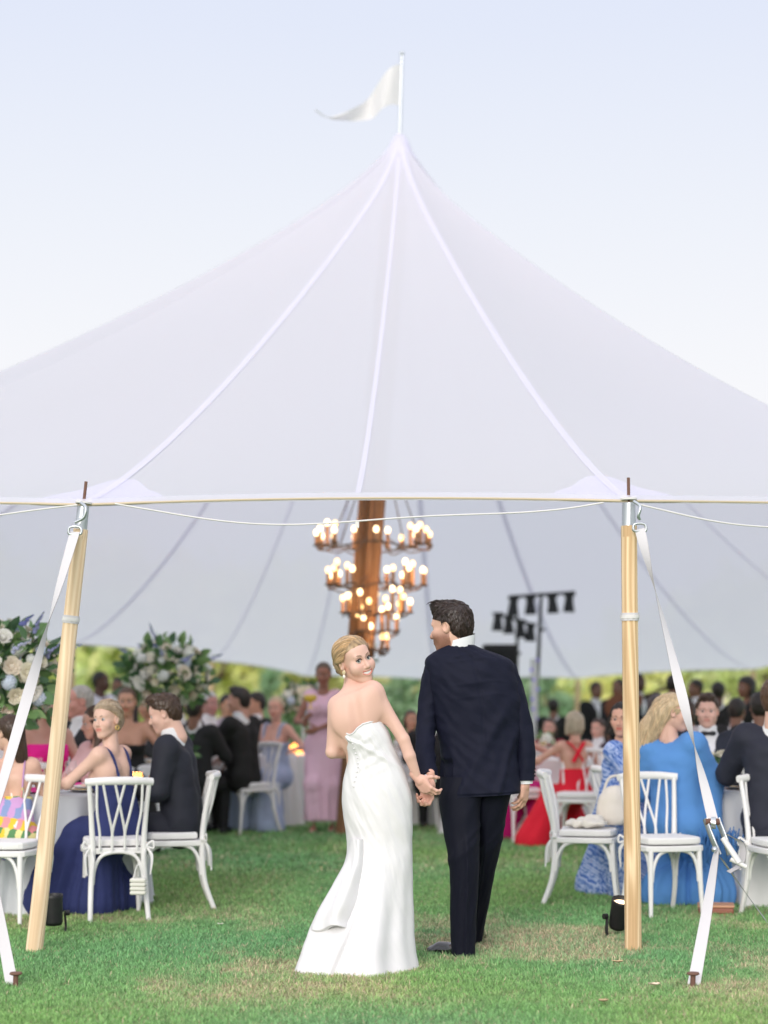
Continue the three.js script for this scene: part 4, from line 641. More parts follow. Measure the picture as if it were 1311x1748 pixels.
// ---------- the bride and the groom ----------
const eyeBride = (() => { const g = new THREE.SphereGeometry(.0125, 24, 18).rotateX(Math.PI / 2); return paint(g, (x, y, z) => { const a = Math.hypot(x, y); return z > 0 && a < .0026 ? [.01, .01, .01] : z > 0 && a < .0054 ? [.06, .09, .12] : [.58, .57, .57]; }); })(), eyeMatB = mat([1, 1, 1], .12, { vertexColors: true });
function loftRows(keys, n, ringFn, m = 72) { // keys: {y, L, R, d, dep}; smooth rows between them
  const rows = []; const N = keys.length - 1, get = (k, t) => { const x = t * N, i = Math.min(N - 1, Math.floor(x)), f = x - i, a = keys[Math.max(0, i - 1)][k], b = keys[i][k], c = keys[i + 1][k], d = keys[Math.min(N, i + 2)][k]; return .5 * ((2 * b) + (c - a) * f + (2 * a - 5 * b + 4 * c - d) * f * f + (3 * b - a - 3 * c + d) * f * f * f); };
  for (let i = 0; i <= n; i++) { const t = i / n, y = get('y', t), L = get('L', t), R = get('R', t), d = get('d', t), dep = get('dep', t), e = keys[0].e ?? .9, row = []; const c = P((L + R) / 2, y, d), hw = (R - L) / 2 / F * d;
    for (let j = 0; j < m; j++) { const a = j / m * 6.28319, ca = Math.cos(a), sa = Math.sin(a), dir = V(Math.sign(ca) * Math.pow(Math.abs(ca), e), 0, Math.sign(sa) * Math.pow(Math.abs(sa), e)); const q = ringFn ? ringFn(a, t, y) : 0, qo = Array.isArray(q) ? q : [q, 0]; const p = c.clone().add(V(dir.x * (hw + qo[0] * .6), qo[1], dir.z * (dep + qo[0]))); row.push(p); } rows.push(row); }
  return rows;
}
const wrap = (x) => Math.atan2(Math.sin(x), Math.cos(x));
{
  const D = 10.05, t = thing('person', 'bride in a strapless white gown smiling back over her shoulder while holding the groom\'s hand', 'person', V(XW(625, D), 0, -D)), o = t.position, J = (x, y, d = D) => P(x, y, d).sub(o);
  const sk = mat([.73, .46, .375], .5, { vertexColors: true, sheen: .3, sheenColor: C(.95, .6, .5), sheenRoughness: .5 });
  const HQ = new THREE.Quaternion().setFromAxisAngle(V(0, 0, 1), .36).multiply(new THREE.Quaternion().setFromEuler(new THREE.Euler(.17, .60, 0, 'YXZ'))), H = J(606, 1129), hm = new THREE.Matrix4().compose(H, HQ, V(1, 1, 1)), hp = (x, y, z) => V(x, y, z).applyMatrix4(hm);
  const shL = J(576, 1205), shR = J(640, 1184, 10.02), elL = J(566.5, 1284, 10.04), wrL = J(630, 1289, 10.26), elR = J(689, 1262, 10.0), wrR = J(712.5, 1328, 10.02);
  const L = [cap(J(592, 1228), J(624, 1226), .072, .074), cap(J(606, 1262), J(632, 1262), .082, .082), cap(J(622, 1300), J(650, 1300), .09, .09), cap(J(590, 1232), shL, .062, .044), cap(J(622, 1226), shR, .064, .044), cap(J(588, 1203), J(628, 1194, 10.03), .05, .05), cap(J(604, 1190), J(634, 1177, 10.01), .045, .042),
    { ...cap(J(601, 1192), hp(0, -.07, -.04), .053, .046), k: .04 }, { ...cap(shL, elL, .038, .031), k: .02 }, { ...cap(elL, wrL, .031, .022), k: .012 }, { ...cap(shR, elR, .0385, .0305), k: .025 }, { ...cap(elR, J(699, 1290, 10.0), .0305, .0305), k: .01 }, { ...cap(J(699, 1290, 10.0), wrR, .0305, .0205), k: .008 }];
  // shoulder blades and the hollow of the spine
  L.push({ ...ell(J(587, 1222, 9.985), [.05, .075, .022]), k: .09 }, { ...ell(J(626, 1212, 9.975), [.05, .075, .022]), k: .09 });
  const spine = cap(J(603, 1186, 9.93), J(619, 1290, 9.925), .004, .012), core = union(L, .04);
  const bg = nets((p) => { let d = core(p); return -smin(-d, primD(spine, p), .05); }, boundsOf(L, .02), .008);
  const hg = headGeo(true, .0026, { smile: .85 }).clone().applyMatrix4(hm);
  const hR = placeHand(handGeo(.72, .0032, .05, .5), wrR, J(738, 1358, 10.02).sub(J(712.5, 1328, 10.02)), V(.55, .25, -.75), true, .93), hL = placeHand(handGeo(.7, .004), wrL, V(1, .1, -.1), V(0, .3, -1), false, .9);
  mesh('body', join([paint(bg, () => [1, 1, 1]), hg, paint(hR, () => [1.0, .93, .92]), paint(hL, () => [1, 1, 1])], true), sk, t);
  for (const s of [-1, 1]) {
    const e = mesh('eye', eyeBride, eyeMatB, t); e.position.copy(hp(s * .0305, .0055, .0746)); e.quaternion.copy(HQ).multiply(new THREE.Quaternion().setFromEuler(new THREE.Euler(-.02, -.45, 0)));
    mesh('eyelash', rod([V(s * .0155, .0085, .086), V(s * .023, .0152, .0885), V(s * .033, .0158, .087), V(s * .043, .0105, .0805), V(s * .048, .0115, .077)], [.0014, .003, .0035, .0036, .0016], 5, 16).applyMatrix4(hm), mat([.03, .018, .014], .8), t);
    mesh('eyebrow', rod([V(s * .013, .0275, .0895), V(s * .026, .0325, .0875), V(s * .038, .0335, .081), V(s * .051, .027, .069)], [.0014, .0021, .0019, .0008], 5, 16).applyMatrix4(hm), mat([.24, .15, .10], .9), t);
  }
  { const rows = []; for (let i = 0; i <= 20; i++) { const x = lerp(-.0295, .0295, i / 20), tap = Math.sqrt(Math.max(.02, 1 - (x / .03) ** 2)), my = -.0622 + .85 * 10.5 * x * x, row = []; for (let k = 0; k <= 4; k++) row.push(V(x, my + lerp(.0066, -.0060, k / 4) * tap, .0872 - 8.5 * x * x + .0012 * Math.sin(k / 4 * 3.14) + .0005 * Math.cos(x * 1150))); rows.push(row); } mesh('teeth', sheet(rows, false, true).applyMatrix4(hm), mat([.90, .88, .85], .2), t); }
  // hair swept from a side parting into a low knot
  {
    const [hl, mod] = hairGeo('bun', .004, { grow: .002, part: .12, line: .098, rough: .5 }), col = [.40, .27, .155];
    const g = netsOf(hl, .03, .0032, mod, .03); paint(g, (x, y, z) => { const v = .9 + .7 * nz(x * 60, y * 10, z * 60); return [v, v, v * .95]; }); const hair = mesh('hair', g.applyMatrix4(hm), hairMat(col), t);
    const c = V(0, .042, -.022), rad = V(.0885, .0965, .1055), tubes = [];
    const onE = (v, f = 1) => { const u = v.clone().sub(c).divide(rad).normalize(); return u.multiply(rad).multiplyScalar(f).add(c); };
    for (let i = 0; i < 420; i++) {
      const side = rnd() < .68 ? -1 : 1, f = rnd(), s0 = side < 0 ? V(lerp(.034, -.078, f), lerp(.125, .012, f * f * .9), lerp(.062, .012, f * .9)) : V(lerp(.036, .082, f), lerp(.124, .02, f), lerp(.06, .01, f)), s1 = V(side * lerp(.05, .088, f), lerp(.115, .012, f), lerp(-.03, -.05, rnd())), s2 = V(side * lerp(.03, .05, f), lerp(.02, -.02, f), -.118), s3 = V(rr(-.02, .02), rr(-.02, .005), -.135);
      const up = 1.0 + .05 * Math.sin(f * 3), pts = [onE(s0, .985), onE(s0.clone().lerp(s1, .4), 1.01 * up), onE(s1, 1.015), onE(s1.clone().lerp(s2, .55), 1.0), s2, s3].map((p) => p.add(V(rr(-1, 1), rr(-1, 1), rr(-1, 1)).multiplyScalar(.0016)));
      const v = rr(.6, 2.0), tone = rnd(); tubes.push(paint(rod(pts, [.0005, .0015, .0019, .0017, .0014, .0006], 4, 22), () => [v, v * lerp(.94, 1.05, tone), v * lerp(.8, 1.15, tone)]));
    }
    for (let i = 0; i < 34; i++) { const a = rr(0, 6.28), r = rr(.02, .042), z = rr(-.14, -.11), y0 = rr(-.025, .02), pts = []; for (let k = 0; k < 7; k++) { const b = a + k * .55; pts.push(V(Math.cos(b) * r, y0 - .01 + Math.sin(b) * r * .9, z + .012 * Math.sin(k))); } const v = rr(.55, 1.6); tubes.push(paint(rod(pts, [.001, .0036, .004, .0036, .001], 5, 20), () => [v, v, v])); }
    for (const [x, y] of [[-.078, -.02], [-.074, -.035], [.078, -.02]]) tubes.push(paint(rod([V(x, .01, -.01), V(x * 1.08, -.02, -.02), V(x * .99, y - .035, -.02), V(x * 1.06, y - .07, -.03)], [.0018, .0024, .0018, .0006], 5, 14), () => [1.2, 1.2, 1.1]));
    mesh('hair_strands', join(tubes, true).applyMatrix4(hm), hairMat(col), hair);
    const pearl = mat([.88, .84, .78], .2, { clearcoat: .6 });
    for (const p of [[-.045, .005, -.128], [-.05, -.012, -.122], [-.04, .022, -.13]]) mesh('hair_pearl', ball(.006, ...hp(...p).toArray(), 10), pearl, hair);
    for (const s of [-1, 1]) { const e = mesh('earring', (() => { const gs = []; for (let k = 0; k < 6; k++) gs.push(new THREE.SphereGeometry(.006, 8, 6).scale(1, 1, .5).translate(Math.cos(k * 1.047) * .0075, Math.sin(k * 1.047) * .0075, 0)); gs.push(ball(.0045, 0, 0, .003, 8)); return join(gs).rotateY(s * .9).translate(...hp(s * .083, -.033, .0).toArray()); })(), mat([.85, .72, .5], .35, { metalness: .4 }), t); mesh('pearl_drop', new THREE.SphereGeometry(.0075, 10, 8).scale(1, 1.35, 1).translate(...hp(s * .083, -.033, .002).add(V(0, -.022, .004)).toArray()), pearl, e); }
  }
  // gown: one loft from the slanted top edge to the trailing hem
  const K = [[1238, 580.5, 651, 10.04, .108], [1255, 583, 664, 10.04, .112], [1272, 588, 672, 10.04, .11], [1291, 593.5, 680, 10.04, .108], [1315, 589.5, 690, 10.04, .118], [1340, 584.5, 698, 10.04, .13], [1366, 583, 703, 10.04, .136], [1400, 586.5, 704.5, 10.04, .136], [1436, 592, 704, 10.04, .135], [1466, 589, 703.5, 10.03, .14], [1500, 574, 702.5, 10.02, .155], [1536, 552, 702, 10.01, .18], [1566, 538, 701.5, 10.0, .205], [1600, 526, 701, 9.98, .235], [1630, 515, 704, 9.97, .26], [1655, 506, 710, 9.965, .285]].map(([y, Lx, R, d, dep]) => ({ y, L: Lx, R, d, dep, e: .92 }));
  const fold = (a, tt, y) => {
    const b = wrap(a - Math.PI / 2), low = sstep(1430, 1640, y), px = Math.cos(a), yy = (y - 1238) / 430;
    let q = low * (.028 * Math.sin(a * 5 + 1.2) + .014 * Math.sin(a * 9 + .4 + yy * 2));
    q += .0065 * nz(px * 1.6 + yy * 4, yy * 12 - px * 4, 3) * sstep(0, .06, tt) * (1 - .4 * low) + .0018 * nz(px * 4 + yy * 9, yy * 30 - px * 9, 8);
    const pan = px + (y - 1470) / 420 - .08; q += .020 * sstep(-.03, .03, -pan) * low * sstep(1500, 1580, y) - .012 * Math.exp(-(((pan) / .035) ** 2)) * low;   // panel edge that runs down to the hem
    const drape = -Math.abs(px * .55 - (y - 1268) / 60 + .2); q += .008 * Math.exp(-((drape / .12) ** 2)) * (b > -1.6 && b < 1.6 ? 1 : 0) * sstep(1330, 1290, y); // gathered tuck below the top edge
    const tuck = .5 + .5 * Math.sin((y - 1255 + px * 26) * .33); q += .004 * tuck * sstep(.9, .0, Math.abs(px + .12)) * sstep(1340, 1300, y) * sstep(1252, 1262, y);
    let dy = 0;
    if (tt < .12) { const sc = px, k = 1 - tt / .12; dy = ((sc > -.25 ? 13 * (sc + .25) / 1.25 : 0) - (sc < -.1 && sc > -.9 ? 12 * Math.cos((sc + .5) / .4 * 1.57) : 0) - (sc > .0 ? 0 : 3)) / F * D * k; }
    if (y > 1560) { const k = sstep(1560, 1655, y); dy -= k * .010 * Math.sin(a * 5 + 1.2) * .6; }
    return [q, dy];
  };
  const rows = loftRows(K, 230, fold, 220).map((r) => r.map((p) => p.sub(o)));
  for (const r of rows) for (const p of r) if (p.y < .006) p.y = .006;
  const satin = mat([.76, .75, .775], .42, { sheen: .5, sheenColor: C(.95, .95, 1), sheenRoughness: .4, side: THREE.DoubleSide });
  const gown = mesh('gown', sheet(rows, true, true), satin, t);
  { // the bustled layer that folds over the train at the left
    const K2 = [[1430, 591, 660, 10.0, .15], [1470, 586, 664, 9.99, .152], [1505, 569, 668, 9.97, .168], [1540, 549, 672, 9.95, .195], [1566, 538, 675, 9.96, .212], [1580, 537, 677, 9.955, .220]].map(([y, Lx, R, d, dep]) => ({ y, L: Lx, R, d, dep, e: .92 }));
    const rr2 = loftRows(K2, 60, (a, tt, y) => { const px = Math.cos(a); return [fold(a, .5, y)[0] + .012 * Math.sin(a * 7) * tt + (tt > .93 ? -.03 * (tt - .93) / .07 : 0) - .03 * (1 - sstep(0, .35, tt)) - .09 * sstep(-.42, .06, px), -.02 * tt * Math.sin(px * 7 + 1.5)]; }, 160).map((r) => r.slice(38, 82).map((p) => p.sub(o)));
    mesh('bustle', sheet(rr2, false, true), satin, gown);
  }
  mesh('hem_trim', rod(rows[230].filter((_, i) => i % 5 === 0).map((p) => p.clone().add(V(0, .004, 0))), .005, 5, 132, { closed: true }), satin, gown);
  mesh('neckline_edge', rod(rows[1].filter((_, i) => i % 4 === 0), .0045, 5, 110, { closed: true }), satin, gown);
  const bt = [[598, 1262], [602, 1270], [604.5, 1278], [607, 1286], [609.5, 1294], [611, 1302], [611, 1310], [610, 1318], [608, 1326], [605.5, 1334], [603.5, 1342]];
  for (const [x, y] of bt) { let best = null; for (const r of rows) for (const p of r) { const w = p.clone().add(o); if (-w.z > D) continue; const u = CX + w.x / -w.z * F, v = HZ - (w.y - CH) / -w.z * F, e = (u - x) ** 2 + (v - y) ** 2; if (!best || e < best[0]) best = [e, p]; } mesh('button', ball(.0045, best[1].x, best[1].y, best[1].z + .003, 8), satin, gown); }
}
{
  const D = 10.45, t = thing('person', 'groom in a dark navy suit seen from behind, dark hair, holding the bride\'s hand', 'person', V(XW(800, D), 0, -D)), o = t.position, J = (x, y, d = D) => P(x, y, d).sub(o), lf = (K, n, fn, m, e = .85) => loftRows(K.map(([y, L, R, d, dep]) => ({ y, L, R, d, dep, e })), n, fn, m).map((r) => r.map((p) => p.sub(o)));
  const HQ = new THREE.Quaternion().setFromEuler(new THREE.Euler(.13, -1.98, .05, 'YXZ')), H = J(768, 1073), hm = new THREE.Matrix4().compose(H, HQ, V(1.03, 1.03, 1.03));
  const hp = (x, y, z) => V(x, y, z).applyMatrix4(hm);
  const sk = mat([.66, .40, .31], .52, { vertexColors: true, sheen: .25, sheenColor: C(.9, .5, .4), sheenRoughness: .5 });
  const bl = [cap(J(783, 1122), hp(0, -.06, -.035), .066, .056), cap(J(775, 1160), J(845, 1160), .07, .07), cap(J(785, 1230), J(840, 1230), .06, .06), cap(J(785, 1320), J(835, 1320), .06, .06), { ...cap(J(770, 1150), J(728, 1205), .03, .03), k: .01 }, { ...cap(J(728, 1205), J(726, 1250, 10.41), .026, .024), k: .01 }, { ...cap(J(726, 1250, 10.41), J(733, 1329, 10.19), .022, .022), k: .01 }, { ...cap(J(840, 1150), J(893, 1240), .03, .03), k: .01 }, { ...cap(J(894, 1240), J(897, 1336), .028, .025), k: .01 }];
  const wl = J(733, 1331, 10.18), wrr = J(897, 1334);
  const hl = placeHand(handGeo(1.05, .0036, 0, .75), wl, V(-.12, -1, .02), V(-.62, .05, .8), false, 1.05), hr = placeHand(handGeo(.55, .0036), wrr, V(-.10, -1, -.05), V(-.75, -.05, -.45), true, 1.05);
  mesh('body', join([paint(netsOf(bl, .04, .012), () => [1, 1, 1]), headGeo(false, .003, { beard: 1.15 }).clone().applyMatrix4(hm), paint(hl, () => [1.08, 1, 1]), paint(hr, () => [1.05, 1, 1])], true), sk, t);
  for (const s of [-1, 1]) { const e = mesh('eye', eyeBr, eyeMat, t); e.position.copy(hp(s * .0305, .006, .069)); e.quaternion.copy(HQ); mesh('eyebrow', rod([V(s * .012, .027, .088), V(s * .03, .034, .084), V(s * .05, .027, .07)], [.003, .0036, .0015], 5, 10).applyMatrix4(hm), mat([.02, .013, .01], .9), t); }
  { const [L, mod] = hairGeo('short', .003, { quiff: 1, grow: .003, rough: .8, line: .07 }), g = netsOf(L, .03, .0032, mod, .03); paint(g, (x, y, z) => { const v = .8 + .9 * Math.max(0, nz(x * 90, y * 40, z * 80)); return [v * 1.05, v, v * 1.02]; }); const hair = mesh('hair', g.applyMatrix4(hm), hairMat([.028, .017, .015]), t);
    const u = union(L, .03), f0 = (p) => mod(u(p), p), g2 = netsOf(L, .03, .006, mod, .03);
    mesh('hair_locks', join(strandGeo(f0, g2, (p) => p.z > .075 && p.y < .07 ? null : V(.55 * nz(p.x * 38, p.y * 38, p.z * 38) + .2 * Math.sin(p.z * 60), (p.y > .1 ? .1 : p.y > .06 ? -.45 : -1), (p.y > .055 ? 1.0 * sstep(-.11, -.02, p.z) - .15 : -.22) + .4 * nz(p.x * 45 + 5, p.y * 30, p.z * 45)), 1500, .036, .0017, .8), true).applyMatrix4(hm), hairMat([.028, .017, .015]), hair);
    const qf = []; for (let i = 0; i < 60; i++) { const x = rr(-.05, .05), z0 = rr(.02, .06); const v = rr(.6, 1.8); qf.push(paint(rod([V(x, .128, z0 - .03), V(x + rr(-.01, .01), .146 + rr(-.006, .006), z0 + .01), V(x + rr(-.02, .02), .134 + rr(-.01, .01), z0 + .045)], [.0012, .0022, .0006], 4, 8), () => [v, v, v])); }
    mesh('hair_locks', join(qf, true).applyMatrix4(hm), hairMat([.028, .017, .015]), hair); }
  // shirt collar and cuff
  const shirtM = fabric([.80, .81, .86], .7);
  { const rws = []; for (const [k, dy] of [[1.0, 0], [.97, .45], [.86, 1]]) { const row = []; for (let j = 0; j < 40; j++) { const a = j / 40 * 6.283, c = J(783.5, lerp(1090, 1120, dy)); row.push(c.add(V(.006 + Math.cos(a) * .080 * k, Math.cos(a) * .022 - .02 * (Math.sin(a) < 0 ? Math.sin(a) : 0), .01 + Math.sin(a) * .080 * k))); } rws.push(row); } mesh('shirt_collar', sheet(rws, true, false), mat([.80, .81, .86], .7, { side: THREE.DoubleSide }), t); }
  mesh('shirt_cuff', rod([J(897, 1327), J(897.5, 1338)], [.038, .037], 16), shirtM, t); mesh('shirt_cuff', rod([J(732, 1324, 10.2), J(733, 1334, 10.18)], .037, 16), shirtM, t);
  const navy = mat([.008, .0095, .024], .7, { specularIntensity: .35, sheen: .2, sheenColor: C(.07, .08, .15), sheenRoughness: .5, side: THREE.DoubleSide });
  { const weave = tex(128, (u, v) => { const a = .5 + .5 * Math.sin((u + v) * 6.283 * 16) * .5 + tn(u, v, 40) * .3; return [a, a, a]; }, false); weave.repeat.set(9, 9); navy.bumpMap = weave; navy.bumpScale = .0005; }
  const jf = (a, tt, y) => { const px = Math.cos(a), back = Math.sin(a) > 0; let q = 0, dy = 0;
    q += .012 * nz(px * 1.6 + y * .004, y * .022 + px * 1.4, 2) + .006 * nz(px * 4 + y * .01, y * .06 - px * 3, 5);
    if (back) { q -= .006 * gsn((px - .06) / .022) * sstep(1105, 1130, y) * sstep(1290, 1250, y); const b = px - lerp(.75, -.45, (y - 1180) / 170); q += .017 * Math.exp(-((b / .16) ** 2)) * sstep(1190, 1230, y); const b2 = px - lerp(.95, .3, (y - 1230) / 130); q += .014 * Math.exp(-((b2 / .1) ** 2)) * sstep(1230, 1290, y);
      for (const yy of [1118, 1127, 1166, 1188]) q += .002 * Math.exp(-(((y - yy + 4 * Math.sin(px * 4)) / 2.6) ** 2)) * sstep(.75, .3, Math.abs(px - .1)); 
      if (y > 1292) q -= .035 * sstep(-.66, -.72, px) * sstep(1292, 1304, y); }
    if (tt > .985) q -= .006; return [q, y > 1340 ? (px < -.7 && back ? -.02 : 0) + .012 * px * sstep(1340, 1357, y) : 0]; };
  const jr = lf([[1101, 760, 810, 10.45, .078], [1104, 757, 816, 10.45, .084], [1109, 748, 828, 10.45, .093], [1115, 739, 845, 10.45, .102], [1121, 731, 860, 10.45, .112], [1129, 726, 873, 10.45, .120], [1145, 726, 880, 10.45, .132], [1170, 731, 886, 10.45, .138], [1200, 737, 890, 10.45, .138], [1240, 743, 890, 10.45, .13], [1280, 752, 884, 10.45, .132], [1320, 751, 887, 10.45, .145], [1357, 749, 890, 10.44, .155]], 200, jf, 200);
  const jacket = mesh('jacket', sheet(jr, true, true), navy, t);
  const slv = (pts, r, ph) => rod(pts, (u, a) => lerp(r[0], r[1], u) * (1 + .12 * Math.sin(u * 3.14) * 0) + .006 * nz(Math.cos(a) * 1.5, u * 9 + ph, Math.sin(a) * 1.5) + .0055 * Math.pow(.5 + .5 * Math.sin(u * 52 + Math.cos(a + ph) * 3.2), 2) * sstep(.12, .3, u) * (.4 + .6 * Math.cos(a + ph)), 40, 110);
  mesh('sleeve', slv([J(746, 1136), J(738, 1160), J(731, 1205), J(726.5, 1245, 10.42), J(726, 1290, 10.32), J(732.5, 1329, 10.19)], [.061, .046], 0), navy, jacket);
  mesh('sleeve', slv([J(861, 1140), J(871, 1165), J(883, 1205), J(893, 1245), J(897.5, 1290), J(897, 1332)], [.062, .047], 2), navy, jacket);
  for (const y of [1312, 1318, 1324]) mesh('sleeve_button', ball(.0065, ...J(912.5, y).toArray(), 8), M.black, jacket);
  const tf = (s) => (a, tt, y) => { const px = Math.cos(a); return [.006 * nz(px * 2 + s, y * .03 + px * 2, s) + (Math.sin(a) > 0 ? .012 * gsn((px - .15 * s) / .12) * sstep(1400, 1460, y) : 0) + .006 * Math.exp(-(((y - 1452 + px * 22) / 7) ** 2)) + .005 * Math.exp(-(((y - 1438 + px * 30) / 5) ** 2)), 0]; };
  const trM = mat([.0065, .0075, .017], .7, { specularIntensity: .35, sheen: .2, sheenColor: C(.06, .07, .13), sheenRoughness: .5, side: THREE.DoubleSide });
  const trou = mesh('trousers', join([sheet(lf([[1325, 752, 828, 10.43, .12], [1350, 750, 824, 10.42, .125], [1380, 750.5, 820, 10.41, .12], [1420, 757, 819, 10.40, .108], [1466, 765.5, 818, 10.39, .098], [1510, 768, 816, 10.40, .088], [1560, 768.5, 814, 10.41, .08], [1610, 769.5, 812, 10.42, .078], [1634, 771, 811.5, 10.42, .078]], 120, tf(1), 90, .9), true, true),
    sheet(lf([[1325, 800, 880, 10.46, .12], [1350, 806, 874, 10.48, .122], [1400, 808, 862.5, 10.53, .11], [1440, 808, 856, 10.58, .1], [1480, 806, 847, 10.65, .09], [1530, 802, 837, 10.76, .082], [1575, 800, 828, 10.86, .078], [1606, 799, 822, 10.93, .078]], 110, tf(-1), 90, .9), true, true)]), trM, t);
  const shoeM = mat([.012, .012, .016], .12, { clearcoat: .8, clearcoatRoughness: .1 });
  const sb = J(790, 1640, 10.42).setY(0), sdir = V(-.72, 0, -.69);
  const shoe = (b, dir, lift) => { const sd = V(dir.z, 0, -dir.x), L = [ell(b.clone().addScaledVector(dir, .02).setY(.05 + lift), [.045, .05, .052]), cap(b.clone().addScaledVector(dir, .03).setY(.04 + lift), b.clone().addScaledVector(dir, .15).setY(.035 + lift * .3), .04, .044), ell(b.clone().addScaledVector(dir, .19).setY(.028), [.05, .028, .05])]; return netsOf(L, .03, .006, (dd, p) => Math.max(dd, .002 + lift * clamp(1 - p.clone().sub(b).dot(dir) / .12) - p.y)); };
  mesh('shoe', shoe(sb, sdir, 0), shoeM, t); mesh('shoe', shoe(J(812, 1610, 10.95).setY(0), V(.1, 0, -1).normalize(), .03), shoeM, t);
}
// ---------- tables and what stands on them ----------
const TA = [-2.45, 13.2], TB = [-2.33, 17.7], TC = [-1.62, 20.4], TD = [1.42, 19.3], TE = [2.78, 13.45], TF = [-.55, 21.8], TG = [.40, 20.8], TH = [2.9, 17.2];
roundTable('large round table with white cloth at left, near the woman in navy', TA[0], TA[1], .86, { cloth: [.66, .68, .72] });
roundTable('round white table behind the man in the bow tie at left', TB[0], TB[1], .62);
roundTable('round white table in front of the man in the black suit', TC[0], TC[1], .72);
roundTable('round white table at right, beside the woman in the red dress', TD[0], TD[1], .82);
roundTable('round white table at the right edge, with the low white flowers', TE[0], TE[1], .76);
roundTable('small white table behind the woman in the lilac dress', TF[0], TF[1], .62);
roundTable('far white table seen between the bride and the groom', TG[0], TG[1], .62);
roundTable('white table behind the young man in the bow tie at right', TH[0], TH[1], .72);
const wine = mat([.30, .02, .05], .1, { transmission: .6, thickness: 0 }), gw = mat([.9, .75, .35], .1, { transmission: .8, thickness: 0 });
setting(TA[0], TA[1], .75, [['plate', .55, .45, 'white dinner plate with gold rim in front of the woman in navy'], ['plate', .05, .62, 'white dinner plate with gold rim in front of the woman in the floral dress'], ['plate', -.1, -.55, 'white plate before the woman in hot pink'], ['plate', .6, -.2, 'white plate beside the man in the bow tie'], ['goblet', .42, .28, 'stemmed glass by the wrist of the woman in navy'], ['goblet', .30, .40, 'wine glass with pale wine at the near left table', gw], ['goblet', .18, .22, 'empty wine glass near the middle of the near left table'], ['goblet', .62, .08, 'stemmed water glass beside the sleeve of the man in the bow tie'], ['goblet', -.06, .3, 'wine glass behind the left tent pole', gw], ['goblet', .1, -.3, 'wine glass before the woman in hot pink'], ['napkin', .26, .56, 'hot pink napkin folded on the near left table by the pole', pinkN], ['napkin', .0, .25, 'hot pink napkin standing left of the tent pole', pinkN], ['napkin', .38, .05, 'hot pink napkin between the glasses right of the tent pole', pinkN], ['napkin', .66, .38, 'white napkin crumpled at the elbow of the woman in navy'], ['cutlery', .36, .6, 'silver fork on the near left table'], ['cutlery', .7, .3, 'silver fork beside the gold rimmed plate']]);
setting(TB[0], TB[1], .75, [['plate', .2, .36, 'white plate on the second left table'], ['goblet', .1, .4, 'wine glass on the second left table, left'], ['goblet', .38, .3, 'wine glass on the second left table, right'], ['napkin', -.15, .4, 'white napkin on the second left table']]);
setting(TC[0], TC[1], .75, [['plate', -.1, .4, 'white plate before the man in the black suit'], ['goblet', -.25, .35, 'stemmed glass before the man in the black suit', wine], ['goblet', .1, .45, 'stemmed glass right of the wine glass on the middle left table'], ['napkin', -.35, .3, 'white napkin on the middle left table']]);
setting(TD[0], TD[1], .75, [['plate', -.3, .5, 'white plate before the woman in the red dress'], ['goblet', -.12, .4, 'water glass near the reaching arm'], ['goblet', .1, .3, 'wine glass by the woman with the blond bob', gw], ['napkin', -.4, .3, 'white napkin on the right middle table']]);
setting(TE[0], TE[1], .75, [['plate', -.45, .35, 'dinner plate at the left edge of the right table'], ['plate', -.1, .55, 'dinner plate before the man at the right edge'], ['goblet', -.3, .2, 'wine glass on the right table before the young man'], ['napkin', -.35, .05, 'white napkin by the hand of the young man'], ['cutlery', -.62, .2, 'dark handled fork at the edge of the right table', 1.2], ['cutlery', -.3, .5, 'silver fork beside the plate on the right table', 1.0]]);
setting(TG[0], TG[1], .75, [['goblet', 0, .3, 'wine glass on the far table between the couple', wine], ['napkin', .2, .3, 'white napkin on the far table between the couple']]);
setting(TH[0], TH[1], .75, [['plate', -.3, .4, 'white plate on the table behind the young man'], ['goblet', -.1, .3, 'wine glass on the table behind the young man']]);
arrangement('tall arrangement of cream roses and blue delphiniums at the left edge', V(-2.62, .748, -13.35), { h: .62, r: .46, leaves: 480, roses: 120, spikes: 12, fs: 1.15 });
arrangement('tall arrangement of white roses and blue sprigs behind the man in the bow tie', V(XW(281, 17.6), .748, -17.7), { h: .66, r: .40, leaves: 360, roses: 85, spikes: 9, fs: 1.1 });
arrangement('small far arrangement of white flowers left of the woman in lilac', V(XW(518, 22.6), groundY(22.6) + .748, -22.6), { h: .52, r: .27, leaves: 150, roses: 40, fs: 1.2 });
arrangement('low bowl of white roses with green leaves on the right table', V(XW(1243, 13.5), .748, -13.5), { low: 1, h: .07, r: .17, leaves: 70, roses: 26, fs: 1.0, ls: .7 });
arrangement('low bowl of white flowers on the middle left table', V(XW(302, 17.5), .748, -17.5), { low: 1, h: .07, r: .17, leaves: 50, roses: 13, ls: .7 });
arrangement('low bowl of white flowers on the table beside the woman in red', V(TD[0] + .12, .748, -19.4), { low: 1, h: .06, r: .15, leaves: 40, roses: 11, ls: .7 });
votive('upper glowing votive between the woman in navy and the man in the bow tie', V(XW(240, 13.9), .75, -13.7), 1.1);
votive('lower glowing votive just left of the bow tie', V(XW(252, 13.0), .75, -13.35), 1, false);
votive('glowing votive on the table left of the woman in lilac', V(XW(510, 21.6), groundY(21.6) + .75, -21.5), 1.5);
votive('second votive glowing beside the one left of the woman in lilac', V(XW(499, 21.7), groundY(21.7) + .75, -21.6), 1.3, false);
votive('amber candle lantern behind the shoulder of the young man', V(XW(1237, 16.8), .75, -16.8), 2.0);
votive('small votive on the right table by the low flowers', V(XW(1216, 13.2), .75, -13.2), .8, false);

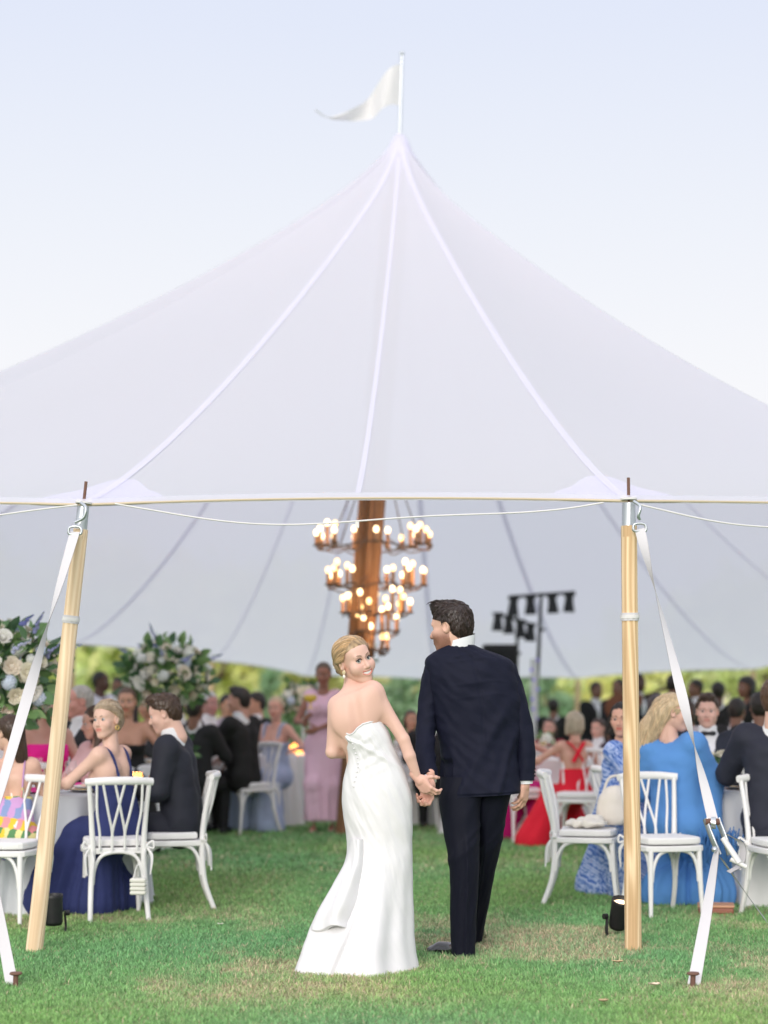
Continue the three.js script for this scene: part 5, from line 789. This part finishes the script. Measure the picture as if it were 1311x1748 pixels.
// ---------- chairs ----------
const CG = 'white crossback chairs at the tables';
const chair = (px, d, yaw, label) => buildChair(label, V(XW(px, d), groundY(d), -d), yaw, CG);
chair(196, 12.2, -2.9, 'white crossback chair under the woman in navy');
chair(12, 12.0, -2.93, 'white crossback chair at the left edge under the woman in the floral dress');
chair(293, 12.75, -1.72, 'white crossback chair under the man in the bow tie, seen from the side');
chair(424, 19.2, -2.25, 'white crossback chair under the man in the black suit');
chair(998, 13.0, 1.72, 'empty white crossback chair with a cream shawl on its seat');
chair(988, 17.4, -2.9, 'white crossback chair under the woman in the red dress');
chair(888, 18.1, 2.75, 'white crossback chair under the woman in magenta, beside the groom\'s hand');
chair(1132, 12.36, 2.88, 'white crossback chair under the woman in the blue cape');
chair(1340, 12.15, 2.9, 'white crossback chair cut by the right edge under the man in navy');
chair(1088, 13.7, 1.3, 'white crossback chair under the woman in the blue patterned dress');
chair(712, 19.8, 3.0, 'white chair behind the clasped hands of the couple');
chair(92, 14.5, .5, 'white chair under the woman in hot pink');

// ---------- guests ----------
const flor = tex(256, (u, v) => { const cols = [[.93, .78, .25], [.80, .62, .82], [.36, .55, .36], [.93, .60, .62], [.55, .62, .80], [.90, .86, .60]]; let best = 9, k = 0; for (let i = 0; i < 26; i++) { const x = (i * .6180339) % 1, y = (i * .3247 + .11 * (i % 3)) % 1; let dx = Math.abs(u - x), dy = Math.abs(v - y); dx = Math.min(dx, 1 - dx); dy = Math.min(dy, 1 - dy); const e = Math.hypot(dx, dy) + .03 * tn(u, v, 20, i); if (e < best) { best = e; k = i; } } return cols[k % 6]; });
const bluePat = tex(256, (u, v) => { const a = clamp(.5 + tn(u, v, 18, 2) * 1.3 + tn(u, v, 44, 5) * .7); return [lerp(.27, .72, a), lerp(.42, .78, a), lerp(.72, .92, a)]; });
const H = { blond: [.46, .34, .20], ash: [.40, .31, .22], brown: [.055, .03, .02], dark: [.018, .012, .01], grey: [.42, .39, .36], mid: [.10, .055, .035] };
// left
const navyW = person({ label: 'woman in a navy strap dress turning her head to the camera, seated at left', fem: 1, px: 202, d: 12.45, sit: .47, yaw: -2.35, top: 1197, lean: .16, twist: .35, look: 1.85, pitch: -.02, roll: .06, skin: [.74, .48, .385], hair: { style: 'bun', color: H.ash, line: .1, grow: .008, part: .1 }, color: [.020, .030, .125], neckline: .185, backDip: .05, straps: .0065, iris: 'blue', cell: .011,
  L: { hand: [.22, .83, .42], elbow: [.5, .62, .25], dir: [-.5, .4, .6], curl: .6 }, R: { hand: [-.12, .82, .46], elbow: [-.45, .6, .2] }, flare: .05, extra: [[[.16, .5, .3], [.34, .1, .36], .13, .2], [[.05, .45, .1], [.12, .08, .1], .12, .18]], foot: { L: [.1, .09, .35], R: [-.06, .09, .2] }, shoe: [.10, .06, .04] });
{ const b = mesh('bracelet', new THREE.TorusGeometry(.031, .007, 8, 20), goldM, navyW.t); b.position.copy(navyW.arm.L.w).lerp(navyW.arm.L.e, .12); b.quaternion.setFromUnitVectors(V(0, 0, 1), navyW.arm.L.w.clone().sub(navyW.arm.L.e).normalize()); for (const s of [-1, 1]) { const e = mesh('earring', new THREE.TorusGeometry(.013, .005, 8, 14), goldM, navyW.t); e.position.copy(navyW.head).add(navyW.on(navyW.HQ, s * .082, -.05, -.005)); } }
person({ wear: 'suit', label: 'young man in a dark dinner jacket and bow tie, in profile at the left table', px: 312, d: 12.8, sit: .47, yaw: -1.72, top: 1186, lean: .17, look: .12, pitch: .3, skin: [.74, .47, .38], hair: { style: 'short', color: [.06, .034, .022], quiff: 1, line: .075 }, color: [.014, .016, .028], bow: 1, cell: .012, R: { hand: [-.16, .72, .34], elbow: [-.4, .6, -.1] }, L: { hand: [.14, .74, .34], elbow: [.36, .58, -.12], palm: [0, 0, 1] } });
person({ label: 'brunette woman in a bright floral dress at the left edge, seen from behind', fem: 1, px: 18, d: 12.3, sit: .47, yaw: -2.95, top: 1221, look: .7, lean: .1, skin: 'fair', hair: { style: 'long', color: H.brown, flow: [[[0, 0, -.08], [-.03, -.16, -.09], .06, .05], [[-.05, -.1, -.07], [-.10, -.22, -.05], .035, .02]] }, pattern: flor, neckline: .12, straps: .01, flare: .04, cell: .012, R: { hand: [-.28, .62, .3], elbow: [-.45, .5, 0] } });
person({ label: 'brunette woman in a hot pink strapless dress behind the left table', fem: 1, px: 76, d: 14.5, sit: .47, yaw: .45, top: 1173, look: .35, lean: .06, skin: [.60, .33, .25], hair: { style: 'long', color: H.brown, flow: [[[0, 0, -.07], [0, -.16, -.08], .06, .05]] }, color: [.90, .012, .30], neckline: .285, L: { hand: [.12, .80, .34], elbow: [.36, .62, .1] }, R: { hand: [-.16, .80, .34], elbow: [-.4, .62, .0] } });
person({ wear: 'suit', label: 'bald ruddy man in black just right of the left tent pole', px: 136, d: 15.4, sit: .47, yaw: -.7, top: 1170, look: -.4, skin: [.66, .32, .26], hair: { style: 'short', color: H.grey, grow: -.006, line: .03 }, color: [.015, .015, .018] });
person({ label: 'long-haired brunette woman in pale pink, half hidden by the woman in navy', fem: 1, px: 166, d: 14.15, sit: .47, yaw: -.9, top: 1206, look: -.35, pitch: .15, skin: 'rosy', hair: { style: 'long', color: [.085, .045, .028], flow: [[[.05, 0, -.03], [.08, -.2, .02], .04, .03], [[-.05, 0, -.03], [-.08, -.2, .02], .04, .03], [[0, 0, -.08], [0, -.2, -.09], .06, .05]] }, color: [.74, .45, .46], sleeve: .5 });
person({ label: 'tanned woman in a black strapless top facing the camera behind the left tables', fem: 1, px: 217, d: 17.2, sit: .47, yaw: .12, top: 1174, look: -.1, skin: 'tan', hair: { style: 'sleek', color: H.mid }, color: [.012, .012, .014], neckline: .2, smile: .4, L: { hand: [.26, 1.02, .3], elbow: [.42, .7, .1], dir: [0, 1, .1] }, R: { hand: [-.2, .8, .3], elbow: [-.45, .62, .05] } });
person({ label: 'dark-skinned waiter in a white shirt standing far behind the left tables', px: 172, d: 24, yaw: .8, top: 1146, look: .5, skin: 'dark', hair: { style: 'short', color: H.dark, grow: -.004 }, wear: 'shirt', color: [.78, .76, .82], L: { hand: [.1, 1.1, .35], elbow: [.35, 1.0, .1] }, R: { hand: [-.1, 1.1, .35], elbow: [-.4, 1.0, .1] } });
person({ label: 'brown-skinned man in dark clothes standing beside the white-shirted waiter', px: 202, d: 23.4, yaw: -.3, top: 1157, skin: 'brown', wear: 'suit', hair: { style: 'short', color: H.dark }, color: [.05, .03, .03] });
person({ label: 'man in navy behind the guy strap at the far left', px: 50, d: 15.8, sit: .47, yaw: .3, top: 1176, look: .3, skin: 'rosy', hair: { style: 'short', color: H.mid }, wear: 'suit', color: [.012, .02, .06] });
person({ label: 'ruddy guest in a white shirt at the far left edge, below the flowers', px: 6, d: 15.4, sit: .47, yaw: .5, top: 1170, look: .3, skin: [.66, .34, .28], hair: { style: 'short', color: H.mid }, wear: 'shirt', color: [.78, .78, .80] });
person({ label: 'bald man with a flushed head just above the hair of the bow tie man', px: 303, d: 19.1, sit: .47, yaw: .2, top: 1178, skin: [.70, .36, .30], wear: 'suit', hair: { style: 'short', color: H.grey, grow: -.008, line: .02 }, color: [.012, .012, .015] });
person({ label: 'guest in a black suit turned away between the bow tie man and the grey-haired man', px: 333, d: 18.7, sit: .47, yaw: 2.8, top: 1190, skin: 'brown', wear: 'suit', hair: { style: 'short', color: H.dark }, color: [.01, .01, .012] });
person({ label: 'grey-haired man in a pale jacket left of the far tent pole', px: 357, d: 20.3, sit: .47, yaw: .4, top: 1181, look: .3, skin: [.5, .25, .22], wear: 'suit', hair: { style: 'short', color: [.5, .5, .52] }, color: [.45, .40, .46] });
person({ label: 'man in a black suit seated in profile at the middle left table', px: 416, d: 19.1, sit: .47, yaw: -2.15, top: 1174, look: .42, lean: .1, skin: [.58, .31, .23], wear: 'suit', hair: { style: 'short', color: H.dark, quiff: 1 }, color: [.008, .008, .008], cell: .016, L: { hand: [.16, .78, .42], elbow: [.4, .6, .1] } });
person({ label: 'dark-haired man mostly hidden behind the man in the black suit', px: 436, d: 20.9, sit: .47, yaw: -.9, top: 1182, look: -.2, skin: 'tan', wear: 'suit', hair: { style: 'short', color: H.dark }, color: [.012, .012, .014] });
person({ label: 'blond woman in a pale blue dress facing the camera right of the black-suited man', fem: 1, px: 470, d: 19.9, sit: .47, yaw: -.5, top: 1189, look: .25, skin: [.68, .38, .29], hair: { style: 'sleek', color: [.5, .40, .28] }, color: [.42, .50, .68], neckline: .2, straps: .02, flare: .03, extra: [[[.1, .5, .3], [.25, .06, .5], .12, .16]], L: { hand: [.42, .86, .28], elbow: [.5, .75, .0] } });
person({ label: 'woman in a sleeveless lilac dress standing behind the bride', fem: 1, px: 552, d: 19.35, yaw: -.12, top: 1131, look: .1, pitch: .12, skin: [.36, .165, .115], hair: { style: 'sleek', color: [.10, .075, .06] }, color: [.84, .56, .70], high: 1, hem: .13, noLegs: 0, shoe: [.7, .5, .4], foot: { L: [.09, .09, -.05], R: [-.08, .09, .12] }, L: { hand: [-.02, 1.08, .27], elbow: [.38, 1.0, -.05] }, R: { hand: [-.15, 1.14, .27], elbow: [-.42, 1.0, -.06], dir: [.15, .8, .5], palm: [1, 0, .2], curl: .9 } });
tag(mesh('drinking_glass', mv(gobletG.clone().scale(1.6, .7, 1.6), 0, 0, 0).translate(...P(530, 1210, 18.97).toArray()), mat([.9, .62, .1], .2)), 'amber drink in a glass held by the woman in lilac', 'glass');
// between and right of the couple
person({ label: 'man in black with his back turned, behind the couple\'s hands', px: 733, d: 19.5, sit: .47, yaw: 3.0, top: 1206, skin: 'tan', wear: 'suit', hair: { style: 'short', color: H.dark }, color: [.01, .01, .012] });
person({ label: 'guest in a maroon dress far off between the bride and the groom', fem: 1, px: 702, d: 22, sit: .47, yaw: .2, top: 1212, skin: 'tan', hair: { style: 'bob', color: H.brown }, color: [.12, .03, .04] });
person({ label: 'woman in a magenta dress half hidden by the groom, reaching over the table', fem: 1, px: 884, d: 18.3, sit: .47, yaw: 2.55, top: 1214, look: .1, skin: 'rosy', hair: { style: 'bob', color: H.mid }, color: [.62, .006, .20], neckline: .2, straps: .02, flare: .06, extra: [[[.1, .48, .2], [.30, .05, .1], .12, .17], [[-.1, .48, .2], [-.35, .05, -.05], .12, .15]], R: { hand: [-.35, .88, .48], elbow: [-.45, .7, .1] }, L: { hand: [.3, .84, .40], elbow: [.5, .7, .1] } });
person({ label: 'woman with a grey blond bob in a red cross-back dress, seen from behind', fem: 1, px: 980, d: 17.7, sit: .47, yaw: -2.85, top: 1216, look: .15, skin: [.66, .37, .28], hair: { style: 'bob', color: [.44, .37, .28], grow: .01 }, color: [.70, .008, .03], neckline: .1, cross: 1, flare: .05, extra: [[[.2, .45, .2], [.42, .05, .1], .13, .2]], L: { hand: [.5, .8, .30], elbow: [.55, .72, .0] }, R: { hand: [-.3, .8, .3], elbow: [-.5, .6, 0] } });
person({ label: 'brunette woman in dark red facing the camera behind the groom\'s sleeve', fem: 1, px: 938, d: 20.6, sit: .47, yaw: -.2, top: 1226, skin: 'rosy', smile: .4, hair: { style: 'bob', color: H.brown }, color: [.25, .01, .04], sleeve: .3 });
person({ label: 'distant guest in black with dark hair above the brunette woman', px: 945, d: 26, yaw: 2.9, top: 1194, skin: 'brown', wear: 'suit', hair: { style: 'short', color: H.dark, rough: 1.5 }, color: [.008, .008, .008] });
person({ label: 'small dark-haired guest left of the woman in the blue patterned dress', px: 1021, d: 19.8, sit: .47, yaw: -.6, top: 1227, skin: 'rosy', wear: 'suit', hair: { style: 'short', color: H.brown }, color: [.05, .03, .05] });
person({ label: 'woman in a blue and white patterned dress seated behind the right tent pole', fem: 1, px: 1046, d: 13.6, sit: .47, yaw: 1.15, top: 1199, look: -1.5, lean: .16, skin: [.66, .37, .27], hair: { style: 'bob', color: H.dark }, pattern: bluePat, sleeve: .42, flare: .06, cell: .012, extra: [[[.05, .5, .05], [.02, .06, -.05], .17, .22], [[-.1, .6, .1], [-.1, .1, .2], .18, .22]], R: { hand: [-.08, .73, .44], elbow: [-.36, .68, .06] }, L: { hand: [.12, .73, .44], elbow: [.36, .66, .06] } });
const capeW = person({ label: 'woman in a bright blue cape with long blond hair, seated at right', fem: 1, px: 1155, d: 12.82, sit: .47, yaw: 2.62, top: 1184, look: -1.15, lean: .12, side: -.12, pitch: .05, skin: [.72, .44, .35], hair: { style: 'long', color: [.56, .42, .27], flow: [[[0, .02, -.08], [.02, -.10, -.15], .07, .06], [[.02, -.10, -.15], [.03, -.33, -.24], .06, .03], [[-.02, -.02, -.08], [.0, -.2, -.16], .06, .04], [[.06, -.02, -.06], [.06, -.24, -.2], .05, .03]] }, color: [.10, .28, .64], high: 1, sleeve: .7, cape: 1, flare: .02, cell: .012, R: { hand: [-.12, .68, .4], elbow: [-.30, .6, .12] }, foot: { L: [.1, .09, .1], R: [-.14, .09, .2] }, shoe: [.50, .27, .18] });
{ const gs = []; for (let i = 0; i < 70; i++) { const a = rr(-.9, .9), x = -.30 + .16 * Math.sin(a) + rr(-.03, .03), z = -.08 + .22 * Math.cos(a) * rnd(), y = rr(.46, .54); gs.push(rod([V(x, y, z), V(x + rr(-.02, .02), y - .08, z + rr(-.02, .02)), V(x + rr(-.04, .04), y - rr(.16, .22), z + rr(-.03, .03))], [.004, .0035, .0015], 4, 6)); } tag(mesh('fringe', join(gs), fabric([.085, .25, .60]), capeW.t), null, null, null, 'stuff'); }
person({ wear: 'suit', label: 'young man in a dinner jacket and black bow tie facing the camera at right', px: 1208, d: 14.5, sit: .47, yaw: -.08, top: 1186, look: -.12, skin: [.70, .42, .34], hair: { style: 'short', color: H.brown, quiff: 1, line: .07 }, color: [.012, .016, .03], bow: 1, cell: .013, L: { hand: [.1, .80, .36], elbow: [.4, .62, .05], dir: [-.9, .1, .4] }, R: { hand: [-.1, .80, .36], elbow: [-.4, .62, .05], dir: [.9, .1, .4] } });
person({ wear: 'suit', label: 'man in a navy suit cut by the right edge, seated with his back turned', px: 1322, d: 12.4, sit: .47, yaw: 2.75, top: 1158, look: -.3, lean: .12, skin: 'fair', hair: { style: 'short', color: H.mid }, color: [.016, .018, .034], cell: .012, L: { hand: [.30, .78, .40], elbow: [.5, .60, .02] }, R: { hand: [-.2, .78, .4], elbow: [-.4, .6, .1] } });
person({ label: 'person in black with back turned behind the man at the right edge', px: 1298, d: 16.0, sit: .47, yaw: 3.0, top: 1182, skin: 'brown', wear: 'suit', hair: { style: 'short', color: H.dark }, color: [.008, .008, .009] });
person({ label: 'guest in a dark mauve jacket hunched behind the blond woman', px: 1108, d: 16.4, sit: .47, yaw: 2.6, top: 1186, lean: .35, skin: 'tan', wear: 'suit', hair: { style: 'short', color: [.06, .045, .05] }, color: [.055, .04, .052] });
person({ label: 'musician in black with a guitar left of the right tent pole', px: 1056, d: 27, yaw: -.5, top: 1159, look: -.2, skin: 'brown', wear: 'suit', hair: { style: 'short', color: H.dark, grow: -.003 }, color: [.008, .008, .009], L: { hand: [.35, 1.15, .25], elbow: [.45, 1.0, 0] }, R: { hand: [-.05, 1.0, .28], elbow: [-.4, 1.0, 0] } });
{ const g = thing('guitar', 'guitar held by the musician in black', 'guitar', P(1058, 1206, 26.6), -.5), s = new THREE.Shape(); s.absellipse(0, 0, .19, .16, 0, 6.283); const s2 = new THREE.Shape(); s2.absellipse(.2, 0, .14, .12, 0, 6.283); mesh('guitar_body', join([s, s2].map((q) => new THREE.ExtrudeGeometry(q, { depth: .05, bevelSize: .01, bevelThickness: .01 }))).rotateZ(.35), mat([.22, .07, .03], .3), g); mesh('guitar_neck', rod([V(.25, .09, .03), V(.75, .28, .03)], .022, 6), mat([.1, .05, .03], .5), g); }
person({ label: 'musician in black half hidden by the right side of the right tent pole', px: 1090, d: 27.5, yaw: .6, top: 1150, skin: 'dark', wear: 'suit', hair: { style: 'short', color: H.dark }, color: [.008, .008, .009] });
person({ label: 'standing guest in black with dark hair above the blond woman\'s hair', px: 1150, d: 23.5, yaw: 2.5, top: 1152, skin: 'brown', wear: 'suit', hair: { style: 'short', color: H.dark }, color: [.008, .008, .009] });
person({ label: 'standing man in black between the blond woman and the young man\'s hair', px: 1187, d: 25, yaw: -.9, top: 1160, look: -.3, skin: 'brown', wear: 'suit', hair: { style: 'short', color: H.dark }, color: [.008, .008, .009] });
person({ label: 'standing guest in black seen from behind, right of the young man', px: 1226, d: 22.5, yaw: 2.9, top: 1165, skin: 'dark', wear: 'suit', hair: { style: 'short', color: H.dark, grow: .004 }, color: [.009, .008, .008] });
person({ label: 'dark-haired woman in black bending left near the right edge', fem: 1, px: 1284, d: 20.5, yaw: -1.3, top: 1156, look: .2, lean: .15, skin: 'brown', hair: { style: 'bob', color: H.dark, grow: .012 }, color: [.01, .009, .009], sleeve: .3, hem: .1, L: { hand: [.1, 1.0, .4], elbow: [.3, .95, .1] }, R: { hand: [-.1, 1.0, .4], elbow: [-.3, .95, .1] } });

person({ label: 'woman with auburn hair in pale green, partly hidden by the left tent pole', fem: 1, px: 108, d: 17.0, sit: .47, yaw: -.3, top: 1180, skin: [.62, .34, .27], hair: { style: 'bob', color: [.16, .06, .03] }, color: [.45, .55, .42], sleeve: .35 });
person({ label: 'dark-haired guest in a white shirt far behind the low white flowers', px: 388, d: 22.5, sit: .47, yaw: .5, top: 1186, skin: 'tan', wear: 'shirt', hair: { style: 'short', color: H.dark }, color: [.78, .78, .82] });
person({ label: 'tanned woman with raised arm at the left edge of the far bow tie table', fem: 1, px: 252, d: 19.4, sit: .47, yaw: -.6, top: 1184, skin: 'tan', hair: { style: 'sleek', color: H.dark }, color: [.5, .35, .38], neckline: .2, R: { hand: [-.2, 1.1, .3], elbow: [-.42, .8, .1] } });
person({ label: 'guest in dark clothes seated between the amber lantern and the right edge', px: 1258, d: 18.6, sit: .47, yaw: 2.7, top: 1192, skin: 'brown', wear: 'suit', hair: { style: 'short', color: H.dark }, color: [.012, .011, .012] });
person({ label: 'woman in pale clothing seated far behind the young man, facing left', fem: 1, px: 1172, d: 19.5, sit: .47, yaw: -1.0, top: 1196, skin: 'tan', hair: { style: 'bob', color: H.brown }, color: [.55, .5, .52], sleeve: .4 });
person({ label: 'standing musician in black between the guitar player and the speaker stands', px: 1018, d: 29, yaw: .4, top: 1164, skin: 'brown', wear: 'suit', hair: { style: 'short', color: H.dark }, color: [.008, .008, .009] });

// ---------- band gear ----------
const soft = (w, h, d, x, y, z) => box(w, h, d, x, y, z, .01);
{
  const sp = thing('loudspeaker', 'black loudspeaker box raised behind the groom\'s shoulder', 'loudspeaker', V(XW(853, 27), groundY(27), -27)), y = 1.676 - groundY(27);
  mesh('cabinet', box(.46, .62, .4, 0, y, 0, .02), M.black, sp); mesh('grille', box(.40, .5, .01, 0, y, .205, .003), mat([.02, .02, .022], .9), sp); mesh('stand_pole', rod([V(0, 0, 0), V(0, y - .3, 0)], .025, 8), M.black, sp); for (let i = 0; i < 3; i++) mesh('stand_leg', rod([V(0, .6, 0), V(Math.cos(i * 2.1) * .45, .0, Math.sin(i * 2.1) * .45)], .014, 6), M.black, sp);
  const stand = (label, d, pole, bar, cans) => { const b = P(pole[1][0], HZ, d).setY(groundY(d)), t = thing('light_stand', label, 'light stand', b), l = (x, y2) => P(x, y2, d).sub(b); mesh('pole', rod([V(), l(...pole[0])], [.04, .022], 8), M.black, t); mesh('crossbar', rod(bar.map((q) => l(...q)), .022, 6), M.black, t); mesh('clamp', rod([l(pole[0][0] - .5, pole[0][1] + 61), l(pole[0][0], pole[0][1] + 66)], .05, 8), M.black, t); for (let i = 0; i < 3; i++) mesh('stand_leg', rod([V(0, .8, 0), V(Math.cos(i * 2.1 + .4) * .6, 0, Math.sin(i * 2.1 + .4) * .6)], .016, 6), M.black, t); for (const [x, y0, tilt] of cans) { const c = mesh('spotlight', join([rod([l(x, y0), l(x + tilt * 2, y0 + 7)], .06, 8), rod([l(x + tilt * 2, y0 + 7), l(x + tilt * 6, y0 + 29)], [.055, .085], 12), box(.16, .03, .06).translate(...l(x, y0 - 1).toArray())]), M.black, t); } return t; };
  stand('tall black stand with four stage lights on a crossbar, behind the groom', 27.5, [[924, 1012], [908, 1185]], [[868, 1019], [982, 1011]], [[877, 1022, -.3], [905, 1020, .1], [942, 1018, .4], [972, 1016, -.2]]);
  stand('lower black light stand behind the loudspeaker, with four small lights', 29, [[884, 1052], [876, 1185]], [[846, 1047], [914, 1068]], [[850, 1048, -.2], [868, 1053, .1], [888, 1060, .1], [906, 1066, -.2]]);
  const bl = thing('string_lights_tower', 'thin tower wrapped in small violet lights under the tall light stand', 'light tower', V(XW(912, 26.5), groundY(26.5), -26.5)); mesh('tower_pole', rod([V(), V(0, 2.0, 0)], .05, 8), M.white, bl); for (let i = 0; i < 7; i++) mesh('violet_light', ball(.02, .05 * Math.cos(i * 2), 1.2 + i * .13, .05, 8), mat([.3, .2, .9], .5, { emissive: C(.25, .2, .7), emissiveIntensity: .12 }), bl);
}
// ---------- small things on the lawn ----------
function uplight(label, px, d, lean, lit) {
  const t = thing('uplight', label, 'uplight', V(XW(px, d), 0, -d));
  const c = new THREE.Matrix4().makeRotationZ(lean).multiply(new THREE.Matrix4().makeRotationX(lit ? .38 : .05)).setPosition(0, .055, 0);
  mesh('housing', lathe([[.001, .01], [.045, .01], [.052, .03], [.056, .16], [.058, .165], [.058, .185], [.05, .185], [.048, .15], [.001, .14]], 24).applyMatrix4(c), M.black, t);
  mesh('yoke', rod([V(-.066, .13, 0), V(-.068, .03, 0), V(-.05, .012, 0), V(.05, .012, 0), V(.068, .03, 0), V(.066, .13, 0)], .007, 6, 24, { sx: 1.8 }).applyMatrix4(new THREE.Matrix4().makeRotationY(.5)), M.black, t);
  for (const s of [-1, 1]) mesh('knob', rod([V(s * .058, .13, s * -.03), V(s * .08, .13, s * -.042)], .016, 10), M.black, t);
  mesh('foot', join([box(.16, .012, .05, 0, .006, 0, .004), rod([V(.065, .01, -.03), V(.07, -.02, -.03)], .012, 6)]), M.black, t);
  mesh('lens', mv(new THREE.CylinderGeometry(.047, .047, .006, 24), 0, .158, 0).applyMatrix4(c), lit ? mat([.9, .8, .6], .3, { emissive: C(1, .68, .38), emissiveIntensity: 1.6 }) : mat([.05, .05, .06], .1), t);
  if (lit) { const l = new THREE.SpotLight(new THREE.Color(1, .7, .4), .5, 0, .6, .6, 2); l.position.set(0, .23, 0); l.target.position.set(.02, 3, 0); l.castShadow = true; t.add(l, l.target); }
}
uplight('black uplight with unlit lens behind the foot of the left pole', 92, 11.35, .03, false);
uplight('black uplight glowing warm beside the foot of the right pole', 1053, 11.25, -.12, true);
{
  const t = thing('clutch_bag', 'tan clutch bag lying open on the grass below the blue cape', 'clutch bag', V(XW(1222, 12.35), .002, -12.35), -.12), lm = mat([.62, .33, .20], .5), dm = mat([.32, .12, .08], .6);
  mesh('flap', box(.225, .016, .12, 0, .066, -.005, .007).rotateX(.08), lm, t); mesh('pocket', box(.215, .04, .11, 0, .035, 0, .012), dm, t); mesh('base_panel', box(.225, .014, .12, .004, .008, .004, .006), lm, t);
  const p = thing('pouch', 'white ribbed pouch hung from the back leg of the navy woman\'s chair', 'pouch', P(236, 1512, 11.9)); for (let i = 0; i < 4; i++) mesh('rib', box(.095, .024, .075, .0, -.04 + i * .0245, 0, .010), mat([.80, .79, .72], .6), p); mesh('loop', rod([V(-.03, .045, 0), V(0, .13, .0), V(.03, .045, 0)], .004, 5, 14), cushM, p);
  const sh = thing('shawl', 'cream shawl bundled on the seat of the empty chair', 'shawl', V(XW(1003, 13), .515, -13.0)), sl = [ell(V(.02, .02, .05), [.10, .026, .09]), ell(V(-.07, .015, .0), [.075, .022, .09]), ell(V(.05, .035, -.02), [.06, .036, .06])]; mesh('folds', netsOf(sl, .04, .01, (d, p2) => Math.max(d + .010 * nz(p2.x * 26, p2.y * 26, p2.z * 18) + .006 * Math.sin(p2.x * 60 + p2.z * 50), -.01 - p2.y)), mat([.80, .76, .68], .95), sh);
  const bg = thing('handbag', 'cream soft handbag on the empty chair, leaning by the right tent pole', 'handbag', V(XW(1052, 13.1), .515, -13.1)), bl2 = [ell(V(0, .12, 0), [.13, .14, .09]), ell(V(.02, .05, 0), [.14, .07, .1])]; mesh('bag_body', netsOf(bl2, .05, .01, (d, p2) => Math.max(d + .007 * nz(p2.x * 22, p2.y * 14, p2.z * 22), -p2.y)), mat([.78, .72, .64], .8), bg); mesh('bag_handle', rod([V(-.09, .2, 0), V(-.04, .31, 0), V(.05, .31, 0), V(.1, .2, 0)], .009, 6, 20), mat([.78, .72, .64], .8), bg);
}
const bits = [[376, 1588, .014, [.86, .80, .72], 'cream petal lying on the lawn left of the bride', 'petal'], [1117, 1697, .022, [.80, .64, .50], 'pale tan wood chip on the lawn near the right stake', 'wood chip'], [1054, 1657, .022, [.55, .40, .24], 'dry brown leaf on the lawn below the right pole', 'leaf'], [1030, 1724, .018, [.50, .36, .22], 'small dry leaf near the bottom of the lawn at right', 'leaf']];
for (const [px, py, s, c, label, cat] of bits) { const d = F * CH / (py - HZ); const rows = []; for (let i = 0; i <= 6; i++) { const row = []; for (let j = 0; j <= 6; j++) { const u = i / 3 - 1, v = j / 3 - 1, k = Math.sqrt(Math.max(0, 1 - u * u * .9)); row.push(V(u * s * 1.3, s * (.9 + .35 * u * u + .4 * v * v * k + .2 * nz(u * 2, v * 2, px)), v * s * k)); } rows.push(row); } const g = sheet(rows); tag(mesh(cat.replace(' ', '_'), g, mat(c, .8, { side: THREE.DoubleSide })), label, cat).position.set(XW(px, d), .022, -d); }
renderer.render(scene, camera);
